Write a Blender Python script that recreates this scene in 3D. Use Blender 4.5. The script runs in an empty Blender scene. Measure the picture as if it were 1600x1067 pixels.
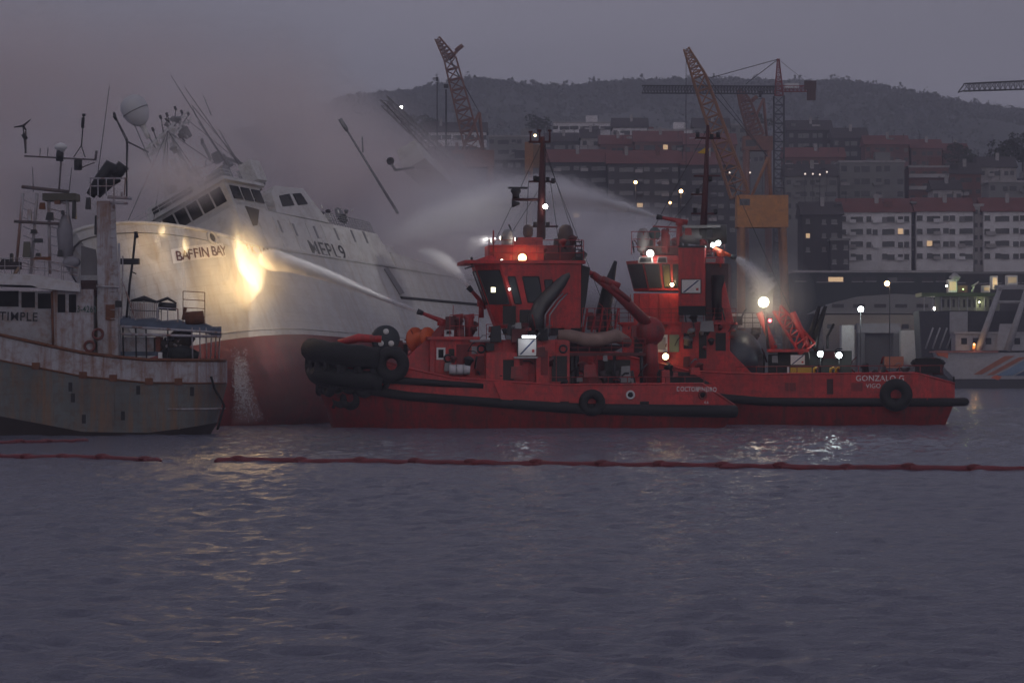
import bpy, math, random
import numpy as np
from mathutils import Vector, Matrix
R_ = math.radians
random.seed(7); rng = np.random.default_rng(7)
sc = bpy.context.scene
col = sc.collection
# ---------------------------------------------------------------- camera
F, H, HY = 4750.0, 5.4, 565.0          # focal length in photo pixels, eye height (m), horizon row
cam = bpy.data.objects.new('camera', bpy.data.cameras.new('camera'))
col.objects.link(cam)
cam.location = (0, 0, H); cam.rotation_euler = (R_(90), 0, 0)
cam.data.sensor_width = 36.0; cam.data.lens = 36.0 * F / 1600.0
cam.data.shift_y = (HY - 533.5) / 1600.0
cam.data.clip_start = 1.0; cam.data.clip_end = 9000.0
sc.camera = cam
# ---------------------------------------------------------------- world: overcast dusk
SUN_EL, SUN_AZ = R_(8), R_(160)
w = bpy.data.worlds.new('World'); sc.world = w; w.use_nodes = True
nt = w.node_tree; nt.nodes.clear()
N = nt.nodes.new
sky = N('ShaderNodeTexSky'); sky.sky_type = 'NISHITA'; sky.sun_disc = False
sky.sun_elevation = SUN_EL; sky.sun_rotation = SUN_AZ; sky.dust_density = 4
hs = N('ShaderNodeHueSaturation'); hs.inputs['Saturation'].default_value = 0.25
tc = N('ShaderNodeTexCoord'); mp = N('ShaderNodeMapping'); mp.inputs['Scale'].default_value = (3, 3, 11)
no = N('ShaderNodeTexNoise'); no.inputs['Scale'].default_value = 1.1; no.inputs['Detail'].default_value = 5
cr = N('ShaderNodeValToRGB')            # cloud deck: mauve grey, a little uneven
cr.color_ramp.elements[0].position = 0.3; cr.color_ramp.elements[0].color = (1.86, 1.80, 2.28, 1)
cr.color_ramp.elements[1].position = 0.7; cr.color_ramp.elements[1].color = (2.44, 2.34, 2.98, 1)
mx = N('ShaderNodeMix'); mx.data_type = 'RGBA'; mx.inputs[0].default_value = 0.90
bg = N('ShaderNodeBackground'); bg.inputs['Strength'].default_value = 0.10
ou = N('ShaderNodeOutputWorld')
L = nt.links.new
L(sky.outputs[0], hs.inputs['Color']); L(hs.outputs[0], mx.inputs[6])
L(tc.outputs['Generated'], mp.inputs[0]); L(mp.outputs[0], no.inputs['Vector']); L(no.outputs['Fac'], cr.inputs[0])
L(cr.outputs[0], mx.inputs[7]); L(mx.outputs[2], bg.inputs[0]); L(bg.outputs[0], ou.inputs[0])
sun = bpy.data.objects.new('sun', bpy.data.lights.new('sun', 'SUN')); col.objects.link(sun)
sun.data.energy = 0.12; sun.data.angle = R_(60); sun.data.color = (1, .9, .82)
sun.rotation_euler = (R_(90) - SUN_EL - R_(12), 0, R_(-20))
sc.view_settings.view_transform = 'Standard'; sc.view_settings.look = 'None'
sc.view_settings.exposure = 0; sc.view_settings.gamma = 1
sc.cycles.use_denoising = True; sc.cycles.use_adaptive_sampling = True; sc.cycles.adaptive_threshold = .035; sc.cycles.adaptive_min_samples = 16
sc.cycles.max_bounces = 8; sc.cycles.diffuse_bounces = 2; sc.cycles.glossy_bounces = 3
sc.cycles.transmission_bounces = 3; sc.cycles.volume_bounces = 6; sc.cycles.transparent_max_bounces = 8
sc.cycles.sample_clamp_indirect = 4; sc.cycles.sample_clamp_direct = 0
sc.cycles.volume_step_rate = 1.0; sc.cycles.volume_max_steps = 160
sc.cycles.caustics_reflective = False; sc.cycles.caustics_refractive = False

# ---------------------------------------------------------------- helpers
def P(px, py, Y):
    "the point that the photo shows at this pixel, for a thing standing Y metres away"
    return Vector(((px - 800) * Y / F, Y, H - (py - HY) * Y / F))

MATS = {}
def mat(name, c, rough=.6, metal=0, var=.25, scale=.6, dirt=None, streak=None, bump=0, spec=.5, c2=None, plates=0):
    "painted or bare surface: base colour + uneven fading, optional dirt colour and vertical rust streaks"
    if name in MATS: return MATS[name]
    m = bpy.data.materials.new(name); m.use_nodes = True; MATS[name] = m
    t = m.node_tree; n = t.nodes.new; l = t.links.new
    b = t.nodes['Principled BSDF']; b.inputs['Metallic'].default_value = metal
    b.inputs['Specular IOR Level'].default_value = spec
    tc = n('ShaderNodeTexCoord')
    nz = n('ShaderNodeTexNoise'); nz.inputs['Scale'].default_value = scale; nz.inputs['Detail'].default_value = 6
    l(tc.outputs['Object'], nz.inputs['Vector'])
    r = n('ShaderNodeValToRGB'); r.color_ramp.elements[0].position = .3; r.color_ramp.elements[1].position = .7
    k = 1 - var
    r.color_ramp.elements[0].color = (*(c2 if c2 else [x * k for x in c]), 1); r.color_ramp.elements[1].color = (*c, 1)
    l(nz.outputs['Fac'], r.inputs[0]); out = r.outputs[0]
    if dirt:
        d = n('ShaderNodeTexNoise'); d.inputs['Scale'].default_value = scale * 3; d.inputs['Detail'].default_value = 9; d.inputs['Roughness'].default_value = .75
        l(tc.outputs['Object'], d.inputs['Vector'])
        dr = n('ShaderNodeValToRGB'); dr.color_ramp.elements[0].position = .47; dr.color_ramp.elements[1].position = .68
        l(d.outputs['Fac'], dr.inputs[0])
        x = n('ShaderNodeMix'); x.data_type = 'RGBA'; x.inputs[7].default_value = (*dirt, 1)
        l(dr.outputs[0], x.inputs[0]); l(out, x.inputs[6]); out = x.outputs[2]
    if streak:
        sm = n('ShaderNodeMapping'); sm.inputs['Scale'].default_value = (1.6, 1.6, .12)
        l(tc.outputs['Object'], sm.inputs[0])
        s = n('ShaderNodeTexNoise'); s.inputs['Scale'].default_value = 1.0; s.inputs['Detail'].default_value = 7; s.inputs['Roughness'].default_value = .7
        l(sm.outputs[0], s.inputs['Vector'])
        sr = n('ShaderNodeValToRGB'); sr.color_ramp.elements[0].position = .47; sr.color_ramp.elements[1].position = .64
        l(s.outputs['Fac'], sr.inputs[0])
        x = n('ShaderNodeMix'); x.data_type = 'RGBA'; x.inputs[7].default_value = (*streak, 1)
        ml = n('ShaderNodeMath'); ml.operation = 'MULTIPLY'; ml.inputs[1].default_value = .85; l(sr.outputs[0], ml.inputs[0])
        l(ml.outputs[0], x.inputs[0]); l(out, x.inputs[6]); out = x.outputs[2]
    if plates:      # welded plating: faint seams, each plate a slightly different shade
        sx = n('ShaderNodeSeparateXYZ'); l(tc.outputs['Object'], sx.inputs[0]); cx = n('ShaderNodeCombineXYZ'); l(sx.outputs[0], cx.inputs[0]); l(sx.outputs[2], cx.inputs[1])
        bk = n('ShaderNodeTexBrick'); bk.inputs['Scale'].default_value = plates; bk.inputs['Mortar Size'].default_value = .006; bk.inputs['Color1'].default_value = (1, 1, 1, 1); bk.inputs['Color2'].default_value = (.9, .9, .9, 1); bk.inputs['Mortar'].default_value = (.72, .7, .68, 1)
        l(cx.outputs[0], bk.inputs['Vector']); x = n('ShaderNodeMix'); x.data_type = 'RGBA'; x.blend_type = 'MULTIPLY'; x.inputs[0].default_value = .8; l(out, x.inputs[6]); l(bk.outputs[0], x.inputs[7]); out = x.outputs[2]
    l(out, b.inputs['Base Color'])
    rr = n('ShaderNodeMapRange'); rr.inputs[3].default_value = max(.05, rough - .12); rr.inputs[4].default_value = min(1, rough + .12)
    l(nz.outputs['Fac'], rr.inputs[0]); l(rr.outputs[0], b.inputs['Roughness'])
    if bump:
        bp = n('ShaderNodeBump'); bp.inputs['Strength'].default_value = bump; bp.inputs['Distance'].default_value = .05
        l(nz.outputs['Fac'], bp.inputs['Height']); l(bp.outputs[0], b.inputs['Normal'])
    return m
def emat(name, c, s):
    if name in MATS: return MATS[name]
    m = bpy.data.materials.new(name); m.use_nodes = True; MATS[name] = m
    b = m.node_tree.nodes['Principled BSDF']; b.inputs['Base Color'].default_value = (*[min(1, x * .8) for x in c], 1)
    b.inputs['Emission Color'].default_value = (*c, 1); b.inputs['Emission Strength'].default_value = s
    return m

class MB:
    "collects boxes, tubes, lathes and prisms; build() links them as one mesh object"
    def __init__(s): s.v = []; s.f = []; s.sm = []
    def add(s, vs, fs, smooth=False):
        o = len(s.v); s.v += [Vector(x) for x in vs]; s.f += [[i + o for i in q] for q in fs]; s.sm += [smooth] * len(fs); return s
    def box(s, lo, hi):
        (a, b, c), (d, e, f) = lo, hi
        return s.add([(a,b,c),(d,b,c),(d,e,c),(a,e,c),(a,b,f),(d,b,f),(d,e,f),(a,e,f)],
                     [(0,3,2,1),(4,5,6,7),(0,1,5,4),(1,2,6,5),(2,3,7,6),(3,0,4,7)])
    def cbox(s, c, d): return s.box([c[i] - d[i] / 2 for i in range(3)], [c[i] + d[i] / 2 for i in range(3)])
    def hexa(s, p8): return s.add(p8, [(0,3,2,1),(4,5,6,7),(0,1,5,4),(1,2,6,5),(2,3,7,6),(3,0,4,7)])
    def prism(s, poly, d):
        "poly: list of points (any plane); extruded by vector d"
        n = len(poly); d = Vector(d); a = [Vector(p) for p in poly]
        return s.add(a + [p + d for p in a], [list(range(n))[::-1], list(range(n, 2 * n))] + [(i, (i + 1) % n, n + (i + 1) % n, n + i) for i in range(n)])
    def tube(s, pts, r, n=6, cap=True):
        pts = [Vector(p) for p in pts]; m = len(pts); rs = r if isinstance(r, (list, tuple)) else [r] * m
        vs = []; ref = None
        for i, p in enumerate(pts):
            t = (pts[min(i + 1, m - 1)] - pts[max(i - 1, 0)])
            t = t.normalized() if t.length > 1e-9 else Vector((0, 0, 1))
            if ref is None: ref = Vector((0, 0, 1)) if abs(t.z) < .9 else Vector((1, 0, 0))
            a = (ref - t * ref.dot(t)).normalized(); b = t.cross(a); ref = a
            vs += [p + (a * math.cos(2 * math.pi * k / n) + b * math.sin(2 * math.pi * k / n)) * rs[i] for k in range(n)]
        fs = [(i * n + k, i * n + (k + 1) % n, (i + 1) * n + (k + 1) % n, (i + 1) * n + k) for i in range(m - 1) for k in range(n)]
        if cap: fs += [list(range(n))[::-1], list(range((m - 1) * n, m * n))]
        return s.add(vs, fs, n > 5)
    def lathe(s, c, prof, ax=(0, 0, 1), n=14):
        "prof: (radius, distance along ax) pairs"
        ax = Vector(ax).normalized(); c = Vector(c); ref = Vector((0, 0, 1)) if abs(ax.z) < .9 else Vector((1, 0, 0))
        a = (ref - ax * ref.dot(ax)).normalized(); b = ax.cross(a); vs = []
        for r, h in prof: vs += [c + ax * h + (a * math.cos(2 * math.pi * k / n) + b * math.sin(2 * math.pi * k / n)) * max(r, 1e-3) for k in range(n)]
        m = len(prof)
        fs = [(i * n + k, i * n + (k + 1) % n, (i + 1) * n + (k + 1) % n, (i + 1) * n + k) for i in range(m - 1) for k in range(n)]
        fs += [list(range(n))[::-1], list(range((m - 1) * n, m * n))]
        return s.add(vs, fs, True)
    def ball(s, c, r, sx=1, sy=1, sz=1, n=12):
        c = Vector(c); vs = []; rows = n // 2
        for i in range(rows + 1):
            th = math.pi * i / rows
            vs += [c + Vector((sx * math.sin(th) * math.cos(2*math.pi*k/n), sy * math.sin(th) * math.sin(2*math.pi*k/n), sz * math.cos(th))) * r for k in range(n)]
        return s.add(vs, [(i*n+k, (i+1)*n+k, (i+1)*n+(k+1)%n, i*n+(k+1)%n) for i in range(rows) for k in range(n)], True)
    def torus(s, c, R, r, ax=(0, 1, 0), n=18, m=8):
        ax = Vector(ax).normalized(); c = Vector(c); ref = Vector((0, 0, 1)) if abs(ax.z) < .9 else Vector((1, 0, 0))
        a = (ref - ax * ref.dot(ax)).normalized(); b = ax.cross(a); vs = []
        for i in range(n):
            d = a * math.cos(2*math.pi*i/n) + b * math.sin(2*math.pi*i/n)
            vs += [c + d * (R + r * math.cos(2*math.pi*k/m)) + ax * r * math.sin(2*math.pi*k/m) for k in range(m)]
        return s.add(vs, [(i*m+k, ((i+1)%n)*m+k, ((i+1)%n)*m+(k+1)%m, i*m+(k+1)%m) for i in range(n) for k in range(m)], True)
    def mesh(s, name, M=None):
        me = bpy.data.meshes.new(name); vs = [M @ v for v in s.v] if M else s.v
        me.from_pydata([tuple(v) for v in vs], [], s.f)
        me.polygons.foreach_set('use_smooth', s.sm); me.validate(); me.update(); return me
    def build(s, name, m, parent=None, M=None):
        o = bpy.data.objects.new(name, s.mesh(name, M)); o.data.materials.append(m); col.objects.link(o)
        if parent: o.parent = parent
        return o
def tag(o, label=None, cat=None, group=None, kind=None):
    if label: o['label'] = label
    if cat: o['category'] = cat
    if group: o['group'] = group
    if kind: o['kind'] = kind
    return o
def thing(name, label, cat, M=None, group=None, loc=None):
    o = bpy.data.objects.new(name, None); col.objects.link(o)
    o.matrix_world = M if M else Matrix.Translation(Vector(loc if loc else (0, 0, 0)))
    o.empty_display_size = .2
    return tag(o, label, cat, group)
def inst(name, me, parent, loc, m=None, scale=None):
    o = bpy.data.objects.new(name, me); col.objects.link(o); o.parent = parent; o.location = loc
    if scale: o.scale = scale
    return o
def text(name, body, parent, origin, right, up, height, m, squeeze=1.0, th=.01):
    "flat lettering: cap height in metres, laid along right/up from the lower left corner"
    cu = bpy.data.curves.new(name, 'FONT'); cu.body = body; cu.size = height / .69; cu.extrude = th; cu.offset = height * .014; cu.space_character = 1.08
    t = bpy.data.objects.new(name, cu); col.objects.link(t)
    me = bpy.data.meshes.new_from_object(t.evaluated_get(bpy.context.evaluated_depsgraph_get()))
    bpy.data.objects.remove(t); bpy.data.curves.remove(cu)
    r = Vector(right).normalized(); u = Vector(up); u = (u - r * u.dot(r)).normalized(); n = r.cross(u)
    M = Matrix(((r.x*squeeze, u.x, n.x, origin[0]), (r.y*squeeze, u.y, n.y, origin[1]), (r.z*squeeze, u.z, n.z, origin[2]), (0, 0, 0, 1)))
    me.transform(M); me.materials.clear(); me.materials.append(m)
    o = bpy.data.objects.new(name, me); col.objects.link(o); o.parent = parent
    return o
class Pose:
    "a ship's own frame: u forward, v to port, w up; S is a ship point that stands at pixel (px,py), Y metres away"
    def __init__(s, a, p, phi, S, px, py, Y):
        a, p, phi = R_(a), R_(p), R_(phi)
        f = Vector((-math.sin(a)*math.cos(p), -math.cos(a)*math.cos(p), math.sin(p)))
        port = Vector((math.cos(a), -math.sin(a), 0)); up = f.cross(port)
        v = port * math.cos(phi) + up * math.sin(phi); w_ = up * math.cos(phi) - port * math.sin(phi)
        s.R = Matrix((f, v, w_)).transposed()
        s.T = P(px, py, Y) - s.R @ Vector(S)
        s.M = Matrix.Translation(s.T) @ s.R.to_4x4()
    def at(s, px, py, axis, val):
        "ship coordinates of the pixel where the sight line crosses the ship plane axis = val"
        d = s.R.transposed() @ Vector(((px - 800) / F, 1, -(py - HY) / F)); o = s.R.transposed() @ (Vector((0, 0, H)) - s.T)
        return o + d * ((val - o[axis]) / d[axis])
    def side(s, px, py, v): return s.at(px, py, 1, v)
def loft(rows_):
    "rows_: list of stations, each a list of (u,v,w) on the port half from top to keel; mirrored to starboard"
    mb = MB(); n = len(rows_[0]); vs = []
    for st in rows_: vs += [Vector(p) for p in st] + [Vector((p[0], -p[1], p[2])) for p in st]
    fs = []
    for i in range(len(rows_) - 1):
        for k in range(n - 1):
            a = i * 2 * n + k; b = a + 2 * n
            fs += [(a, a + 1, b + 1, b), (a + n, b + n, b + n + 1, a + n + 1)]
    return mb.add(vs, fs, True)
def rail(pts, h, parent, m, name='railing', r=.03, bars=3, up=(0, 0, 1), step=1.4):
    "a railing along a polyline: posts and bars"
    mb = MB(); up = Vector(up); pts = [Vector(p) for p in pts]
    for b in range(1, bars + 1): mb.tube([p + up * (h * b / bars) for p in pts], r, 5)
    for a, c in zip(pts[:-1], pts[1:]):
        n = max(1, int((c - a).length / step))
        for i in range(n + 1): q = a.lerp(c, i / n); mb.tube([q, q + up * h], r, 5)
    return mb.build(name, m, parent)
def lattice(A, B, wid, n, r=.06, taper=1.0, upv=(0, 0, 1), side=None):
    "a four-chord lattice beam from A to B"
    mb = MB(); A = Vector(A); B = Vector(B); t = (B - A).normalized(); up = Vector(upv)
    s = Vector(side) if side else t.cross(up)
    s = s.normalized() if s.length > .01 else Vector((1, 0, 0)); q = s.cross(t).normalized()
    def c(i, k):
        f = i / n; wd = wid * (1 + (taper - 1) * f) / 2; return A.lerp(B, f) + s * wd * (1, 1, -1, -1)[k] + q * wd * (1, -1, -1, 1)[k]
    for k in range(4):
        mb.tube([c(0, k), c(n, k)], r, 5)
        for i in range(n):
            mb.tube([c(i, k), c(i + 1, (k + 1) % 4)], r * .65, 4); mb.tube([c(i, k), c(i, (k + 1) % 4)], r * .65, 4)
    return mb
def point_light(parent, loc, power, color=(1, .85, .65), r=.15):
    d = bpy.data.lights.new('bulb', 'POINT'); d.energy = power; d.color = color; d.shadow_soft_size = r
    o = bpy.data.objects.new('bulb', d); col.objects.link(o); o.parent = parent; o.location = loc; return o
WARM, WHITE, COOL, ORANGE = (1, .74, .42), (1, .93, .82), (.86, 1, .97), (1, .55, .2)
def lamp(parent, loc, r, power, c=WHITE, e=40, facing=(0, -1, 0), name='floodlight', dist=.25):
    "floodlight: housing with a glowing lens and the light it gives"
    f = Vector(facing).normalized(); loc = Vector(loc)
    h = MB().lathe(loc, [(r*.55, -r*.9), (r*.95, -r*.5), (r*1.12, 0), (r*1.12, r*.12), (r, r*.12)], f, 12).build(name, M_dark, parent)
    MB().lathe(loc, [(r*.98, r*.13), (r*.8, r*.4), (r*.35, r*.58), (0, r*.62)], f, 12).build('lens', emat('lens_%d_%d_%d_%d' % (c[0]*99, c[1]*99, c[2]*99, e), c, e), h)
    if power: point_light(h, loc + f * (r + dist), power, c, r)
    return h
# ---------------------------------------------------------------- materials
M_dark = mat('dark_metal', (.03, .03, .033), .55, .2)
M_black = mat('black_rubber', (.016, .016, .017), .75, bump=.2)
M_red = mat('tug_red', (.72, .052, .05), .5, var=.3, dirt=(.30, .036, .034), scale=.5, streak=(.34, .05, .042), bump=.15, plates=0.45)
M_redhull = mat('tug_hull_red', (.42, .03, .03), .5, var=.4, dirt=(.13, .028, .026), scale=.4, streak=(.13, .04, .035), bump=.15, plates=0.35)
M_redpipe = mat('red_pipe', (.42, .03, .03), .45)
M_orange = mat('safety_orange', (.75, .13, .03), .5)
M_white = mat('ship_white', (.66, .65, .63), .5, var=.12, dirt=(.45, .42, .38), scale=.35)
M_white2 = mat('white_paint', (.7, .7, .7), .5, var=.12)
M_hullw = mat('trawler_hull_white', (.64, .64, .64), .45, var=.15, dirt=(.52, .50, .48), scale=.25, streak=(.50, .46, .42), bump=.1, plates=0.3)
M_bott = mat('antifouling_red', (.27, .03, .03), .6, var=.4, scale=.4, dirt=(.14, .025, .025), streak=(.14, .03, .03), plates=0.3)
M_glass = mat('dark_glass', (.004, .004, .005), .3, var=.1, spec=.1)
M_tx = mat('black_letters', (.02, .02, .025), .6, var=.05)
M_txr = mat('maroon_letters', (.10, .025, .03), .6, var=.05)
M_txw = mat('white_letters', (.78, .77, .75), .5, var=.05)
M_grey = mat('grey_metal', (.26, .26, .27), .5, .3)
M_yel = mat('yellow_paint', (.7, .42, .03), .5)
M_rusty = mat('old_white', (.46, .45, .49), .6, var=.2, dirt=(.25, .16, .125), scale=.5, streak=(.22, .09, .045))
M_rust2 = mat('old_grey_hull', (.155, .17, .17), .6, var=.3, dirt=(.12, .08, .06), scale=.4, streak=(.22, .12, .06), plates=0.4)
M_rustb = mat('rust', (.20, .075, .035), .85, var=.45, scale=2, bump=.3)
M_canv = mat('faded_tarp', (.10, .13, .18), .8, var=.5, scale=1.2)
M_rib = mat('weathered_rubber', (.36, .24, .20), .75, var=.35, scale=1.1)
# ================================================================ the setting: water, land, hill
def grid_mesh(xs, ys, Z):
    nx, ny = len(xs), len(ys)
    X, Y = np.meshgrid(xs, ys)
    co = np.stack([X, Y, Z], -1).reshape(-1, 3)
    i = np.arange((ny - 1) * (nx - 1)); r, c = i // (nx - 1), i % (nx - 1); a = r * nx + c
    fa = np.stack([a, a + 1, a + nx + 1, a + nx], 1)
    me = bpy.data.meshes.new('sheet'); me.vertices.add(len(co)); me.vertices.foreach_set('co', co.astype(np.float32).ravel())
    me.loops.add(fa.size); me.loops.foreach_set('vertex_index', fa.astype(np.int32).ravel())
    me.polygons.add(len(fa)); me.polygons.foreach_set('loop_start', (np.arange(len(fa)) * 4).astype(np.int32))
    me.polygons.foreach_set('use_smooth', np.ones(len(fa), bool)); me.update(calc_edges=True); me.validate(); return me
def wave_height(X, Y):
    r = np.random.default_rng(3); z = np.zeros_like(X)
    for i in range(46):
        lam = 0.55 * (1.105 ** i) * .8 + .25           # 0.7 m ripples to 45 m swell
        th = r.normal(1.35, .8); k = 2 * math.pi / lam
        A = .0075 * min(lam, 7.5) ** .85 * r.uniform(.55, 1.2) * (1 if lam < 9 else .55)
        ph = r.uniform(0, 6.28)
        wob = .9 * np.sin(X * .11 * r.uniform(.6, 1.6) + Y * .05 + ph * 3) + .7 * np.sin(Y * .09 * r.uniform(.5, 1.5) - X * .06 + ph)
        q = np.sin(k * (X * math.cos(th) + Y * math.sin(th)) + ph + wob)
        z += A * (np.exp(q) - 1.27) * .62 * (2.5 if lam < 1.3 else 1.9 if lam < 2.6 else .7)
    gust = .75 + .25 * np.sin(X * .05 + 1.3 * np.sin(Y * .031)) * np.sin(Y * .043 + .8 * np.sin(X * .037)) 
    return z * gust
xs = np.concatenate([np.linspace(-4500, -130, 14)[:-1], np.linspace(-130, -46, 90)[:-1], np.linspace(-46, 46, 520), np.linspace(46, 130, 90)[1:], np.linspace(130, 4500, 14)[1:]])
ys = np.concatenate([np.linspace(-400, 20, 12)[:-1], np.geomspace(20, 360, 900), np.linspace(360, 645, 50)[1:], np.linspace(645, 6000, 8)[1:]])
X, Y = np.meshgrid(xs, ys)
fade = np.clip((135 - abs(X)) / 40, 0, 1) * np.clip((Y - 20) / 12, 0, 1) * np.clip((640 - Y) / 260, 0, 1)
Z = wave_height(X, Y) * fade
Z[:, 0] = Z[:, -1] = 0
water = bpy.data.objects.new('water', grid_mesh(xs, ys, Z)); col.objects.link(water); tag(water, kind='structure')
m = bpy.data.materials.new('sea_water'); m.use_nodes = True; t = m.node_tree; b = t.nodes['Principled BSDF']
b.inputs['Base Color'].default_value = (.14, .144, .20, 1); b.inputs['IOR'].default_value = 1.33; b.inputs['Roughness'].default_value = .15
tc = t.nodes.new('ShaderNodeTexCoord'); mpn = t.nodes.new('ShaderNodeMapping'); mpn.inputs['Scale'].default_value = (1, 1.4, 1)
n1 = t.nodes.new('ShaderNodeTexNoise'); n1.inputs['Scale'].default_value = 3.4; n1.inputs['Detail'].default_value = 5; n1.inputs['Roughness'].default_value = .6
bp = t.nodes.new('ShaderNodeBump'); bp.inputs['Strength'].default_value = 1.0; bp.inputs['Distance'].default_value = .22
t.links.new(tc.outputs['Object'], mpn.inputs[0]); t.links.new(mpn.outputs[0], n1.inputs['Vector'])
t.links.new(n1.outputs['Fac'], bp.inputs['Height']); t.links.new(bp.outputs[0], b.inputs['Normal'])
sp_ = t.nodes.new('ShaderNodeSeparateXYZ'); t.links.new(tc.outputs['Object'], sp_.inputs[0])
rg = t.nodes.new('ShaderNodeMapRange'); rg.inputs[1].default_value = 150; rg.inputs[2].default_value = 185; rg.inputs[3].default_value = .2; rg.inputs[4].default_value = .09   # ruffled outside the boom, calmer in the lee of the ships
t.links.new(sp_.outputs[1], rg.inputs[0]); t.links.new(rg.outputs[0], b.inputs['Roughness'])
water.data.materials.append(m)

def land_z(y):
    return np.interp(y, [640, 700, 760, 850, 1000, 1200, 1500, 1800], [3.0, 4.0, 12, 30, 58, 72, 80, 90])
# ground under the town: one sheet from the quay to the foot of the hill
xs = np.linspace(-1400, 1400, 80); ys = np.concatenate([[644.0, 646], np.linspace(650, 1800, 60)])
X, Y = np.meshgrid(xs, ys); Z = land_z(Y) + 1.2 * np.sin(X * .013) * np.clip((Y - 720) / 80, 0, 1) * 3
Z[0, :] = -3.0
g = bpy.data.objects.new('ground', grid_mesh(xs, ys, Z)); col.objects.link(g); tag(g, kind='structure')
g.data.materials.append(mat('town_ground', (.07, .07, .06), .9, var=.4, scale=.02))
# the hill behind the town
rid = [(-900, 330), (-300, 300), (0, 270), (300, 215), (500, 165), (560, 154), (650, 142), (740, 126), (800, 131), (870, 139), (1000, 131), (1100, 126), (1230, 131), (1300, 127), (1360, 136), (1440, 152), (1500, 164), (1600, 176), (1900, 190), (2600, 215)]
HYD = 2500.0
rx = np.array([(a - 800) * HYD / F for a, _ in rid]); rz = np.array([H - (b_ + 5 - HY) * HYD / F for _, b_ in rid])
xs = np.linspace(-900, 950, 260); ys = np.concatenate([np.linspace(1750, 2500, 46), np.linspace(2520, 3000, 16)])
X, Y = np.meshgrid(xs, ys); top = np.interp(X, rx, rz)
f = np.clip((Y - 1750) / 750, 0, 1); Z = 86 + (top - 86) * (f ** .85)
Z = np.where(Y > 2500, top - (Y - 2500) * .18, Z)
Z += (np.sin(X * .021 + Y * .006) * 3 + np.sin(X * .05 - Y * .013) * 2) * np.clip(1 - abs(f - .5) * 2, 0, 1) * 2
h = bpy.data.objects.new('hill', grid_mesh(xs, ys, Z)); col.objects.link(h); tag(h, kind='structure')
h.data.materials.append(mat('wooded_slope', (.045, .055, .045), .95, var=.5, scale=.015))
# woods on the hill: thousands of small ragged crowns, one mass
def leafy(cx, cy, cz, hgt, wid, n, r, flat=1.0):
    th = r.uniform(0, 6.28, n); ph = np.arccos(r.uniform(-1, 1, n)); rr = r.uniform(.25, 1, n) ** .5
    c = np.stack([cx + wid*.5*rr*np.sin(ph)*np.cos(th), cy + wid*.5*rr*np.sin(ph)*np.sin(th)*flat, cz + hgt*.5*rr*np.cos(ph)], 1)
    return c
def leaf_mesh(cs, size, r, name):
    n = len(cs); a = r.normal(size=(n, 3)); a /= np.linalg.norm(a, axis=1)[:, None]
    b_ = np.cross(a, r.normal(size=(n, 3))); b_ /= np.linalg.norm(b_, axis=1)[:, None]
    s = (size * r.uniform(.6, 1.4, n))[:, None]
    co = np.concatenate([cs + a*s, cs - a*s*.4 + b_*s*.8, cs - a*s*.4 - b_*s*.8], 1).reshape(-1, 3)
    me = bpy.data.meshes.new(name); me.from_pydata(co.tolist(), [], np.arange(3*n).reshape(-1, 3).tolist()); me.update(); return me
r = np.random.default_rng(11); cs = []
for i in range(2300):
    px = r.uniform(500, 1750); x = (px - 800) * HYD / F; k = r.uniform(0, 1) ** .5
    y = 1800 + 700 * k; zt = np.interp(x, rx, rz); z = 86 + (zt - 86) * (((y - 1750) / 750) ** .85)
    hh = r.uniform(5, 11) * (1.5 if r.uniform() < .12 else 1)
    cs.append(leafy(x, y, z + hh * .35, hh, r.uniform(5, 9), 26, r))
for px in np.arange(540, 1640, 2.6):
    x = (px + r.uniform(-1, 1) - 800) * HYD / F; zt = np.interp(x, rx, rz)
    k = .55 + .45 * math.sin(px * .021) * math.sin(px * .0073 + 1) + r.uniform(-.3, .3)
    hh = 3 + 6 * max(0, k) * (1.35 if r.uniform() < .12 else 1)
    cs.append(leafy(x, HYD - 4, zt + hh * .3, hh, r.uniform(3.5, 6.5), 30, r))
wo = bpy.data.objects.new('hillside_wood', leaf_mesh(np.concatenate(cs), 1.5, r, 'wood')); col.objects.link(wo)
wo.data.materials.append(mat('dark_foliage', (.045, .06, .035), .9, var=.5, scale=.05))
tag(wo, 'dark wood covering the far hill behind the town', 'wood', kind='stuff')
# quay edge
q = MB().box((-500, 640.5, -3), (1200, 645.5, 3.15)).build('quay', mat('quay_concrete', (.16, .155, .15), .9, var=.35, dirt=(.07, .065, .06), scale=.3)); tag(q, kind='structure')
# ================================================================ the town and the shipyard behind
WALLS = dict(white=mat('wall_white', (.78, .75, .76), .85, var=.15, dirt=(.55, .52, .52), scale=.12),
    pale=mat('wall_pale', (.44, .41, .41), .85, var=.2, dirt=(.26, .24, .23), scale=.12),
    grey=mat('wall_grey', (.24, .235, .235), .85, var=.25, scale=.12),
    dark=mat('wall_dark', (.06, .056, .06), .9, var=.3, scale=.12),
    green=mat('wall_green', (.035, .045, .045), .9, var=.3, scale=.12),
    brick=mat('wall_brick', (.20, .085, .075), .9, var=.3, scale=.2),
    beige=mat('wall_beige', (.30, .26, .22), .9, var=.2, scale=.1),
    tile=mat('roof_tile', (.19, .062, .055), .9, var=.35, scale=.35),
    slate=mat('roof_dark', (.06, .05, .052), .9, var=.3, scale=.3))
win_mesh = {}
def window_mesh(w_, h_, m):
    k = (round(w_, 2), round(h_, 2), m.name)
    if k not in win_mesh:
        mb = MB().box((-w_/2, -.10, -h_/2), (w_/2, .02, h_/2)); me = mb.mesh('window'); me.materials.append(m); win_mesh[k] = me
    return win_mesh[k]
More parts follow.
